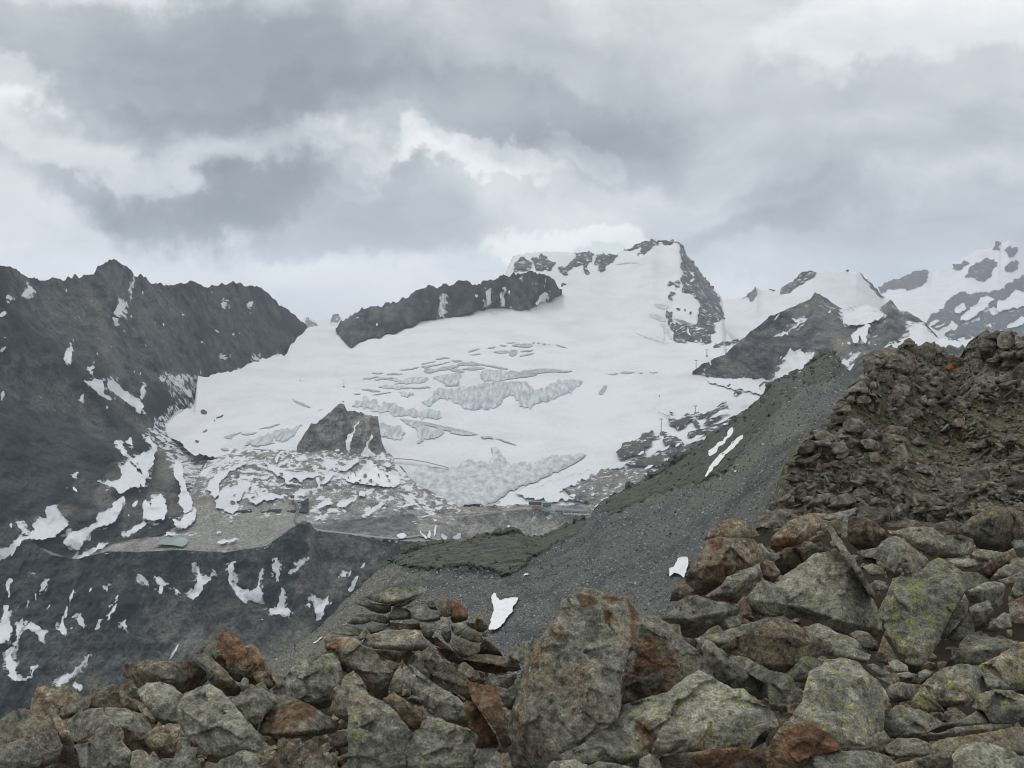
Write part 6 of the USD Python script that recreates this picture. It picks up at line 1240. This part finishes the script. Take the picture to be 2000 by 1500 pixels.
for t, kw in [('q 690,215 700,190 745,165 780,180 820,215 815,250 790,270 740,240 700,250', {}), ('q 625,250 690,235 700,260 650,300', {}), ('q 860,340 900,250 960,215 1010,240 1050,300 1040,380 980,440 900,470 850,400', dict(out=1.2)),
              ('q 1040,250 1100,260 1140,300 1110,350 1050,330', {}), ('q 760,250 840,230 860,330 840,420 780,380 750,320', {}), ('q 370,430 400,390 450,400 450,450 400,460', {}), ('q 450,470 480,390 560,380 600,450 560,500 480,500', dict(out=0.9)),
              ('q 560,440 660,400 760,420 830,400 850,470 780,560 640,560 570,520', dict(out=1.0)), ('q 280,570 340,540 380,580 330,610', {}), ('q 380,600 440,560 540,560 580,610 480,660 400,650', dict(out=0.9)), ('q 580,560 700,570 760,620 690,660 600,640', {}),
              ('q 1130,360 1200,350 1310,380 1350,430 1330,500 1240,520 1150,460', dict(out=0.9)), ('q 1150,470 1200,440 1240,480 1240,510 1160,520', dict(r=0.75, out=1.0)), ('q 980,450 1100,380 1130,420 1040,470', {}), ('q 850,530 960,490 970,510 880,560', {}),
              ('q 900,580 980,540 1020,570 940,610', {}), ('q 960,520 1040,500 1080,540 1010,570', {}), ('q 820,600 900,590 960,620 880,650', {}), ('q 940,640 1040,580 1080,600 1080,690 1020,680', {}), ('q 860,730 930,660 960,680 890,770', {}), ('q 690,700 690,650 750,640 830,660 790,710 720,740', dict(moss=0.0, out=1.0)),
              ('q 700,720 760,730 760,800 700,790', {}), ('q 820,800 900,770 1000,730 1060,740 1050,800 960,830 860,840', dict(out=0.9)), ('q 880,870 960,830 1060,830 1040,880 960,910 890,900', dict(out=0.9)), ('q 560,900 600,840 690,810 720,860 650,910 580,930', dict(out=0.9)),
              ('q 180,830 230,790 320,800 350,850 280,890 200,880', dict(out=0.9)), ('q 60,830 110,790 160,800 170,850 100,880', {}), ('q 0,940 60,900 120,890 120,950 60,1000', dict(out=1.0)), ('q 140,720 200,650 260,660 250,720 180,760', {}), ('q 220,730 260,680 310,700 300,760 240,770', {}),
              ('q 1500,250 1560,110 1650,110 1700,180 1700,300 1600,350 1520,330', dict(out=1.3)), ('q 1700,170 1760,100 1880,110 1900,230 1840,300 1760,310 1710,250', dict(out=1.3)), ('q 1900,120 1960,150 2000,200 2000,300 1930,290 1900,220', dict(out=1.0)), ('q 1700,350 1800,310 1900,320 1880,370 1760,390', {}),
              ('q 1420,330 1500,300 1560,350 1540,390 1440,390', {}), ('q 1600,400 1700,360 1750,400 1680,440 1600,440', {}), ('q 1880,520 1960,440 2060,400 2060,650 1940,660 1860,620', dict(out=1.2, moss=0.05)), ('q 1670,640 1740,570 1830,540 1860,600 1780,650 1700,670', {}),
              ('q 1260,930 1320,860 1440,860 1430,910 1330,930 1270,970', {}), ('q 1090,740 1180,700 1340,720 1340,790 1240,810 1120,810', dict(out=0.9)), ('q 1200,1100 1280,1040 1360,1030 1360,1110 1270,1150', {}), ('q 1340,1330 1380,1290 1480,1320 1560,1260 1620,1300 1600,1350 1480,1370 1380,1380', dict(out=1.1, moss=-0.3)),
              ('q 1890,1320 1960,1360 1990,1390 1950,1400', {}), ('q 1920,720 2010,690 2060,700 2060,730 1960,740', {}), ('q 1780,1480 1850,1440 2060,1390 2060,1440 1900,1480', {}), ('r 310,540 370,500 480,480 600,420 620,440 560,500 430,540', dict(out=1.0)), ('r 380,400 470,310 560,300 620,330 560,400 440,450', dict(out=0.9)),
              ('r 690,90 780,60 880,70 860,130 760,150', {}), ('r 540,200 620,180 760,260 740,300 620,320 560,280', dict(out=0.9)), ('r 830,130 920,80 1000,90 1050,150 1030,220 900,240 830,200', dict(out=1.0, moss=0.1)), ('r 1000,300 1080,280 1200,320 1180,400 1060,400', {}), ('r 1080,420 1180,410 1210,500 1110,530', {}),
              ('r 700,880 800,830 960,830 960,900 840,950 720,940', {}), ('r 1320,520 1400,500 1450,540 1420,590 1340,570', {}), ('r 1400,1080 1480,1070 1520,1120 1460,1150', {}), ('r 1910,850 1960,810 2040,800 2060,860 1980,900', {})]:
    crag_block(t, **kw)


def crag_slabs():
    rng = np.random.default_rng(88)
    n = 0
    edge = LineString([(1484, 1030), (1506, 1006), (1532, 978), (1543, 940), (1548, 905), (1558, 880), (1578, 862), (1596, 838), (1622, 818), (1656, 780), (1670, 752), (1700, 730)])
    while n < 195:
        px, py = rng.uniform(1480, 2000), rng.uniform(655, 1040)
        if n < 28:
            px, py = edge.interpolate((n + 0.5) / 28, normalized=True).coords[0]; px += rng.uniform(0, 8)
        elif py < float(np.interp(px, crag_land.rows[0][:, 0], crag_land.rows[0][:, 1])) + 8:
            continue
        L = min(17 * np.exp(rng.normal(0, 0.65)), 55 if n > 27 else 24); a = np.sort(rng.uniform(0, 2 * np.pi, rng.integers(5, 8)))
        q = np.stack([np.cos(a) * L, np.sin(a) * L * rng.uniform(0.35, 0.75)], 1) * rng.uniform(0.8, 1.1, (len(a), 1))
        if np.diff(np.append(a, a[0] + 2 * np.pi)).max() > 2.4:
            continue
        t = rng.normal(-0.35, 0.4)
        q = q @ np.array([[np.cos(t), np.sin(t)], [-np.sin(t), np.cos(t)]]) + [px, py]
        txt = 'P ' + ' '.join(f'{u:.1f},{w:.1f}' for u, w in q)
        i = np.argsort(q[:, 0]); c0, c1 = q[i[0]], q[i[-1]]
        cr = f'P {c0[0]:.1f},{c0[1] + 1:.1f} {px:.1f},{(c0[1] + c1[1]) / 2 + L * 0.12:.1f} {c1[0]:.1f},{c1[1] + 1:.1f}'
        crag_block(txt, moss=float(rng.uniform(-0.4, 0.35)), out=float(rng.uniform(0.3, 0.9)), cr=cr, kb=0.5, k=1.1)
        n += 1


crag_slabs()


def crag_stones():
    rng = np.random.default_rng(404)
    kinds = [lump(rng, rng.uniform(0.35, 0.7), 14) for _ in range(10)]
    made, small = 0, []
    N = 2200
    sizes = np.sort(0.085 * np.exp(rng.normal(0, 0.6, N)))[::-1]
    px, py = rng.uniform(1480, 2000, 4 * N), rng.uniform(650, 1060, 4 * N)
    ok = py > np.interp(px, crag_land.rows[0][:, 0], crag_land.rows[0][:, 1]) + 5
    for s, c in zip(sizes, crag_land.point(px[ok][:N], py[ok][:N])):
        v, f = kinds[rng.integers(10)]
        Rm = trimesh.transformations.euler_matrix(rng.normal(0.1, 0.6), rng.normal(0.25, 0.6), rng.uniform(-3, 3))[:3, :3]
        s = min(s, 0.26)
        w = (v * s * [1.25, 1.0, 1.0]) @ Rm.T + c + [0, -0.04, 0.02]
        if made < 45:
            build('stone', w, f, M['crag'], parent=CP, smooth=False, mask=np.tile([0.0, rng.uniform(-0.7, 0.15), 0.0], (len(w), 1))); made += 1
        else:
            small.append((w, f))
    v, f = joined(small)
    build('rubble', v, f, M['crag'], parent=CP, smooth=False, mask=np.tile([0.0, -0.2, 0.0], (len(v), 1)), kind='stuff')


crag_stones()


# ------------------------------------------------------------------ stones of the scree slope
def scree_stones():
    rng = np.random.default_rng(5)
    mat = usdkit.material(stage, LOOK + 'scree_stone', {'oi': ('object_info', {}), 'r': ('rgb_ramp', {'ramp': [(0.0, (0.06, 0.062, 0.06)), (0.45, (0.135, 0.137, 0.133)), (0.8, (0.21, 0.21, 0.20)), (1.0, (0.34, 0.335, 0.32))]}),
                                                        'p': ('principled_bsdf', {'roughness': 0.95, 'specular_ior_level': 0.15})}, [('oi.random', 'r.fac'), ('r.color', 'p.base_color')], surface='p.BSDF')
    path = '/World/scree_stones'
    pi = UsdGeom.PointInstancer.Define(stage, path)
    tag(pi.GetPrim(), 'countless grey stones strewn over the near scree slope', kind='stuff')
    protos = []
    for k in range(8):
        v, f = lump(rng, rng.uniform(0.45, 0.8), 12)
        m = usdkit.mesh(stage, f'{path}/stone_{k:03d}', (v, f), mat)
        protos.append(m.GetPath())
    pi.CreatePrototypesRel().SetTargets(protos)
    N = 80000
    px, py = rng.uniform(425, 1715, N), rng.uniform(690, 1350, N)
    ys, _ = scree.lines(px)
    ok = (py > ys[0] + 2) & (py < ys[-1] - 3)
    px, py = px[ok], py[ok]
    # more stones in the open scree, fewer on the grassy ledges
    z = zone_mask(px, py, [(0, 'L 900,340 1150,130 1400,20 1700,-40 1500,190 1480,240 1250,290 1150,350 950,360', 10, 0.5)])[:, 0]
    patch = fbm(np.stack([px / 90, py / 60, 0 * px], -1), 3, 8)
    keep = rng.uniform(0, 1, len(px)) > z + 0.9 * (0.55 - patch)
    px, py = px[keep], py[keep]
    snowy = np.zeros(len(px), bool)
    for t in ('L 1225,970 1235,915 1275,890 1290,845 1320,840 1360,815 1385,870 1370,900 1350,970 1335,995 1320,970 1280,950 1240,975', 'j 1385,140 1450,125 1465,180 1500,240 1560,230 1640,205 1790,215 1750,280 1700,370 1690,420 1650,470 1600,540 1540,620 1450,680 1330,700 1370,600 1400,440 1410,320 1385,250',
              'L 1495,195 1530,150 1580,80 1640,20 1700,-40 1760,-100 1800,-130 1805,-110 1740,-40 1690,20 1640,70 1600,120 1560,160 1520,205', 'G 1035,1395 1015,1340 1060,1310 1100,1260 1140,1230 1190,1220 1230,1170 1220,1130 1260,1090 1290,1070 1280,1120 1270,1170 1230,1200 1180,1260 1120,1300 1100,1360'):
        snowy |= contains_xy(Polygon(pts(t)).buffer(-1.0), px, py)
    px, py = px[~snowy], py[~snowy]
    Y = scree.Y(px, py)
    P = at(px, py, Y)
    P[:, 2] += 0.0004 * Y
    s = (0.04 + 0.0007 * Y) * np.exp(rng.normal(0, 0.45, len(px)))
    s = np.minimum(s, 3.2 * Y / FPX * 1.6)
    q = [trimesh.transformations.quaternion_from_euler(rng.normal(0, .5), rng.normal(0, .5), rng.uniform(0, 6.3)) for _ in range(len(px))]
    pi.CreatePositionsAttr(Vt.Vec3fArray.FromNumpy(P.astype(np.float32)))
    pi.CreateScalesAttr(Vt.Vec3fArray.FromNumpy(np.repeat(s[:, None], 3, 1).astype(np.float32)))
    pi.CreateOrientationsAttr(Vt.QuathArray([Gf.Quath(float(a[0]), float(a[1]), float(a[2]), float(a[3])) for a in q]))
    pi.CreateProtoIndicesAttr(Vt.IntArray.FromNumpy(rng.integers(0, 8, len(px)).astype(np.int32)))


scree_stones()


def ridge_boulders():
    rng = np.random.default_rng(66)
    kinds = [lump(rng, rng.uniform(0.5, 0.9), 13) for _ in range(10)]
    out = []
    for poly, lift in OUTCROPS:
        pg = Polygon(poly).buffer(0)
        x0, y0, x1, y1 = pg.bounds
        n = int(pg.area / 26)
        qx, qy = rng.uniform(x0, x1, n), rng.uniform(y0, y1, n)
        keep = contains_xy(pg, qx, qy)
        qx, qy = qx[keep], qy[keep]
        for px, py, Y in zip(qx, qy, scree.Y(qx, qy) - rng.uniform(3, 13, len(qx))):
            s = min(rng.lognormal(0.0, 0.5) * 2.6, 9) * Y / FPX
            v, f = kinds[rng.integers(10)]
            out.append(((v * s * [1.3, 1, 1]) @ rot(rng, 0.7).T + at(px, py, Y), f))
    v, f = joined(out)
    build('ridge_boulders', v, f, M['mossy'], smooth=False, mask=np.tile([0.12, 0.0, 0.0], (len(v), 1)), kind='stuff', label='dark broken blocks covering the outcrops of the scree ridge')


ridge_boulders()

# ------------------------------------------------------------------ lake, roads, lift station, cars
lake_mat = usdkit.material(stage, LOOK + 'lake_water', {'p': ('principled_bsdf', {'base_color': (0.21, 0.27, 0.25), 'roughness': 0.12, 'specular_ior_level': 0.5})}, [], surface='p.BSDF')
p_ = pts('F 865,466 900,442 960,430 1040,425 1052,445 1045,464 1020,478 960,470 905,467')
lp, lt, _, _ = fill(p_, 3.0, 1.0, 3)
zl = at(340, 1056, float(bench.Y(340, 1056)) - 14)[2]
r_ = rays(lp[:, 0], lp[:, 1])
build('lake', r_ * (zl / r_[:, 2])[:, None], lt, lake_mat, smooth=True, kind='structure', label='small turquoise glacier lake on the moraine bench')


def ribbon(text, width):
    """A road's outline from its middle line."""
    return np.array(LineString(pts(text)).buffer(width, cap_style=2, join_style=1).exterior.coords)[:-1]


def strip(name, land, text, width, mat, label, lift=5):
    poly = ribbon(text, width)
    p, tri, d, _ = fill(poly, 2.0, 0.25, 7)
    return build(name, at(p[:, 0], p[:, 1], land.Y(p[:, 0], p[:, 1]) - lift), tri, mat, smooth=True, kind='structure', label=label)


M['road'] = plain('gravel_road', (0.20, 0.19, 0.175), 0.95)
M['asphalt'] = plain('asphalt', (0.06, 0.06, 0.062), 0.9)
strip('road', bench, 'H 955,980 1000,1020 1015,1060 1005,1100 985,1140 975,1175 990,1200 1025,1215', 2.6, M['road'], 'pale verge of the winding road on the bench', lift=14)
strip('road', bench, 'H 960,985 1000,1022 1013,1060 1003,1100 983,1140 974,1175 990,1200 1022,1213', 1.5, M['asphalt'], 'dark winding road leading to the small hut', lift=17)
strip('road', bench, 'H 1150,1255 1250,1280 1500,1310 1800,1345 2000,1358 E 930,590 1000,605 1060,617', 1.1, M['road'], 'pale road ledge below the moraine bench', lift=14)
strip('road', bench, 'M -60,590 100,570 300,545 500,520 700,495 850,480 950,490 1050,500 1200,530 1400,560 1680,590', 2.2, M['road'], 'road along the top of the embankment at the car park', lift=16)
strip('track', glacier, 'H 570,487 800,500 1040,515 1200,530 1500,552 1800,570 1960,578 E 900,262 960,272 1060,297', 0.9, plain('track_ground', (0.13, 0.125, 0.12)), 'narrow track running below the rock knoll', lift=26)

paint = [plain('car_paint_' + nm, c, 0.35) for nm, c in (('dark_blue', (0.015, 0.02, 0.07)), ('black', (0.015, 0.015, 0.018)), ('red', (0.25, 0.03, 0.025)), ('silver', (0.45, 0.46, 0.48)), ('white', (0.7, 0.7, 0.7)))]
glass_mat = plain('car_window', (0.02, 0.025, 0.03), 0.15)
tyre_mat = plain('tyre', (0.02, 0.02, 0.02), 0.9)


def car_proto(k):
    path = f'/World/Looks/car_kind_{k:03d}'
    c = stage.CreateClassPrim(path)
    prof = [(-2.1, 0.35), (-2.1, 0.85), (-1.95, 0.95), (2.0, 0.85), (2.15, 0.6), (2.1, 0.35)]
    cab = [(-1.7, 0.95), (-1.2, 1.45), (0.5, 1.45), (1.1, 0.92)]
    for nm, pr, wd, mt in (('body', prof, 1.75, paint[k]), ('cabin', cab, 1.5, glass_mat)):
        g = trimesh.creation.extrude_polygon(Polygon(pr), wd, engine='earcut'); g.apply_translation([0, 0, -wd / 2])
        v = np.array(g.vertices)[:, [0, 2, 1]]
        usdkit.mesh(stage, f'{path}/{nm}', (v, np.array(g.faces)[:, ::-1]), mt)
    g = trimesh.creation.box([1.6, 1.42, 0.06]); g.apply_translation([-0.35, 0, 1.47]); usdkit.mesh(stage, f'{path}/roof', g, paint[k])
    i = 0
    for x in (-1.35, 1.35):
        for y in (-0.8, 0.8):
            g = trimesh.creation.cylinder(0.33, 0.22, sections=10); g.apply_transform(trimesh.transformations.rotation_matrix(np.pi / 2, [1, 0, 0])); g.apply_translation([x, y, 0.33])
            usdkit.mesh(stage, f'{path}/wheel' + (f'_{i:03d}' if i else ''), g, tyre_mat); i += 1
    return path


car_kinds = [car_proto(k) for k in range(5)]
colour_words = ['dark blue', 'black', 'red', 'silver', 'white']


def car(px, py, k, yaw, label, group):
    c = bench.point(np.array([px]), np.array([py]))[0]; d = c / np.linalg.norm(c)
    c = c - d * 26
    o = thing('parked_car', label, 'car', c, yaw, group)
    o.GetReferences().AddInternalReference(car_kinds[k]); o.SetInstanceable(True)


rngc = np.random.default_rng(9)
left_row = pts('M -20,582 4,579 30,576 54,573 112,568 136,565 160,563 186,560 214,557 240,553 305,547 330,544 356,541 382,538 465,525 492,522 518,519')
for i, (x, y) in enumerate(left_row):
    k = int(rngc.choice([0, 0, 0, 1]))
    car(x, y, k, float(rngc.normal(5, 4)), f'{colour_words[k]} car parked in the row on the embankment road left of the lift station', f'{colour_words[k]} cars left of the lift station')
right_row = pts('M 1150,535 1180,541 1215,545 1250,548 1290,552 1320,566 1345,570 1400,566 1430,572 1475,578 1500,580 1540,582 1575,584 1610,586 1640,588')
for i, (x, y) in enumerate(right_row):
    k = int(rngc.choice([0, 1, 3, 4, 2, 1]))
    car(x, y, k, float(rngc.normal(-8, 5)), f'{colour_words[k]} car parked below the long hall right of the lift station', f'{colour_words[k]} cars below the long hall')


def box(x0, x1, y0, y1, z0, z1):
    return trimesh.creation.box(bounds=[[x0, y0, z0], [x1, y1, z1]])


def part(parent, name, g, mat, **kw):
    return build(name, np.array(g.vertices), np.array(g.faces), mat, parent=str(parent.GetPath()), smooth=False, **kw)


def gable(x0, x1, y0, y1, z, h, over=0.6):
    ym = (y0 + y1) / 2
    g = trimesh.creation.extrude_polygon(Polygon([(y0 - over, z), (ym, z + h), (y1 + over, z), (y1 + over, z + 0.5), (ym, z + h + 0.5), (y0 - over, z + 0.5)]), x1 - x0 + 2 * over, engine='earcut')
    v = np.array(g.vertices)
    return trimesh.Trimesh(np.stack([x0 - over + v[:, 2], v[:, 0], v[:, 1]], 1), np.array(g.faces))


def site(px, py, land=bench, lift=22):
    c = land.point(np.array([px]), np.array([py]))[0]
    return c - c / np.linalg.norm(c) * lift


wood = plain('orange_timber', (0.42, 0.17, 0.06), 0.8); teal = plain('teal_panels', (0.10, 0.23, 0.22), 0.5); steel = plain('grey_steel', (0.22, 0.235, 0.25), 0.5); roofm = plain('dark_roof', (0.045, 0.05, 0.055), 0.7)
pale = plain('pale_render', (0.5, 0.5, 0.49), 0.85); red = plain('red_paint', (0.30, 0.05, 0.04), 0.7); slate = plain('blue_grey_roof', (0.10, 0.125, 0.135), 0.6); concrete = plain('concrete', (0.27, 0.265, 0.255), 0.9)
b = thing('valley_station', 'teal cable car station on a tall pillar at the foot of the glacier', 'lift station', site(*pts('M 1120,482')[0]), 0)
part(b, 'hall', box(-10, 10, 0, 14, 1, 11), teal); part(b, 'roof', box(-11, 11, -1, 15, 11, 12), slate); part(b, 'door', box(-3, 2, -0.25, -0.05, 1.2, 8), roofm); part(b, 'window', box(4, 8.5, -0.2, -0.04, 4, 8), glass_mat)
part(b, 'window', box(-8.5, -4.5, -0.2, -0.04, 4, 8), glass_mat); part(b, 'pillar', box(-6.5, -4.0, -1.0, 1.5, -14, 0.95), concrete); part(b, 'floor_slab', box(-10.5, 10.5, -0.8, 14, 0.2, 0.96), concrete)
b = thing('restaurant', 'low orange timber building left of the cable car station', 'building', site(*pts('M 990,494')[0]), -6)
part(b, 'wall', box(-11, 10, 0, 9, 0, 5), wood); part(b, 'roof', gable(-11, 10, 0, 9, 5.02, 2.2), roofm)
for i in range(5):
    part(b, 'window', box(-9.5 + i * 4, -7.5 + i * 4, -0.15, -0.03, 1.5, 3.6), glass_mat)
b = thing('long_hall', 'long grey blue hall with a stepped roof right of the cable car station', 'building', site(*pts('M 1440,545')[0]), -5)
for i in range(4):
    x0 = -38 + i * 19
    part(b, 'wall', box(x0, x0 + 18.9, 0, 12, 0 - i * 0.7, 6 - i * 0.7), steel); part(b, 'roof', gable(x0 + 0.6, x0 + 18.3, 0, 12, 6.02 - i * 0.7, 3.2, 0.5), slate)
    for j in range(3):
        part(b, 'window', box(x0 + 2 + j * 5.6, x0 + 6 + j * 5.6, -0.15, -0.03, 1.2 - i * 0.7, 3.6 - i * 0.7), glass_mat)
b = thing('retaining_wall', 'pale low wall along the road below the long hall', 'wall', site(*pts('M 1500,562')[0]), -6)
part(b, 'panel', box(-30, 30, 0, 0.8, -1, 1.4), pale)
b = thing('snow_fence_shed', 'dark flat shed at the glacier edge above the orange building', 'shed', site(*pts('M 960,432')[0], lift=26), -12)
part(b, 'wall', box(-14, 16, 0, 8, -2, 5), roofm); part(b, 'roof', box(-14.5, 16.5, -0.5, 8.5, 5.02, 5.7), slate)
b = thing('small_hut', 'small dark hut at the upper end of the winding road', 'hut', site(*pts('H 955,968')[0]), 8)
part(b, 'wall', box(-4.2, 4.2, 0, 6, 0, 4.6), plain('dark_hut_wall', (0.02, 0.02, 0.035))); part(b, 'roof', gable(-4.2, 4.2, 0, 6, 4.62, 2.0), roofm); part(b, 'door', box(-1, 1, -0.15, -0.03, 0.1, 2.4), wood)
b = thing('terrace', 'reddish timber terrace in front of the small hut', 'terrace', site(*pts('H 935,985')[0], lift=20), 8)
part(b, 'deck', box(-6, 6, -3, 3, 0, 0.6), red); part(b, 'railing', box(-6, 6, -3.1, -2.95, 0.6, 1.6), wood)
b = thing('pump_house', 'tiny pump house by the lake shore', 'hut', site(*pts('F 770,490')[0], lift=18), 15)
part(b, 'wall', box(-3, 3, 0, 4, 0, 3.2), pale); part(b, 'roof', box(-3.4, 3.4, -0.4, 4.4, 3.22, 3.8), roofm); part(b, 'door', box(-0.8, 0.8, -0.12, -0.03, 0.1, 2.2), roofm)
b = thing('upper_station', 'dark upper lift station on the rib beside the rocky peak', 'lift station', site(*pts('G 1310,172')[0], land=glacier, lift=60), 0)
part(b, 'hall', box(-10, 10, 0, 10, -1, 5.5), steel); part(b, 'roof', box(-12, 12, -1, 11, 5.52, 7.0), roofm); part(b, 'opening', box(-8, 0, -0.2, -0.04, 0.5, 4.5), roofm); part(b, 'support', box(-9, -7, 2, 4, -9, -1.02), concrete); part(b, 'support', box(7, 9, 2, 4, -9, -1.02), concrete)


def pylon(base, top_y, label, land=glacier, lift=30):
    c = site(*base, land=land, lift=lift)
    h = abs(base[1] - top_y) * c[1] / FPX
    o = thing('lift_pylon', label, 'lift pylon', c, 12)
    g = trimesh.creation.cone(1.0, 1.0); w0, w1 = 1.15, 0.7
    v = np.array([[sx * w, sy * w, z] for z, w in ((-6, w0), (h, w1)) for sx, sy in ((-1, -1), (1, -1), (1, 1), (-1, 1))], float)
    f = np.array([[0, 1, 5], [0, 5, 4], [1, 2, 6], [1, 6, 5], [2, 3, 7], [2, 7, 6], [3, 0, 4], [3, 4, 7], [4, 5, 6], [4, 6, 7], [0, 2, 1], [0, 3, 2]])
    build('mast', v, f, steel, parent=str(o.GetPath()), smooth=False)
    part(o, 'crossarm', box(-4.5, 4.5, -0.7, 0.7, h + 0.02, h + 1.4), steel)
    for sx in (-1, 1):
        part(o, 'sheave_train', box(sx * 4.2 - 0.5, sx * 4.2 + 0.5, -2.5, 2.5, h - 1.2, h), roofm)
    part(o, 'footing', box(-2.6, 2.6, -2.6, 2.6, -7, 1.0), concrete)


pylon(pts('G 508,1138')[0], pts('G 508,990')[0][1], 'lowest and tallest looking lift pylon above the left rock islands')
pylon(pts('G 878,918')[0], pts('G 878,850')[0][1], 'short lift pylon on the small rocks at the bend of the glacier road')
pylon(pts('G 886,468')[0], pts('G 886,355')[0][1], 'lift pylon at the left tip of the rocky peak')
pylon(pts('G 1003,300')[0], pts('G 1003,235')[0][1], 'lift pylon just below the flat dark rib')
pylon(pts('G 1212,275')[0], pts('G 1212,240')[0][1], 'topmost small lift pylon left of the rocky peak edge')
specks(glacier, 'G 480,735 495,732 490,750;G 468,822 478,820 475,830;G 430,868 440,868 436,878;G 543,880 552,882 548,888;G 475,915 488,918 480,926;G 897,565 904,565 902,573;A 1672,750 1680,752 1676,758;A 1910,785 1920,780 1915,790;A 1915,770 1922,768 1920,775;I 115,540 135,535 130,548;I 110,655 130,652 125,662;I 120,490 128,490 125,496', 'tiny dark dots on the glacier surface', mat='mountain', name='dark_dots', mask=(0, 0, 0), amp=0.3, grid=1.0, lift=6)

# ------------------------------------------------------------------ the air
haze_mat = usdkit.material(stage, LOOK + 'mountain_air', {'v': ('principled_volume', {'color': (0.80, 0.88, 1.0), 'density': HAZE, 'anisotropy': 0.3})}, [], volume='v.volume')
hb = trimesh.creation.box(bounds=[[-24000, -24000, -905], [24000, 24000, 960]])
build('haze', hb.vertices, hb.faces, haze_mat, smooth=False, kind='stuff', label='thin blue grey mountain haze filling the air over the valley')
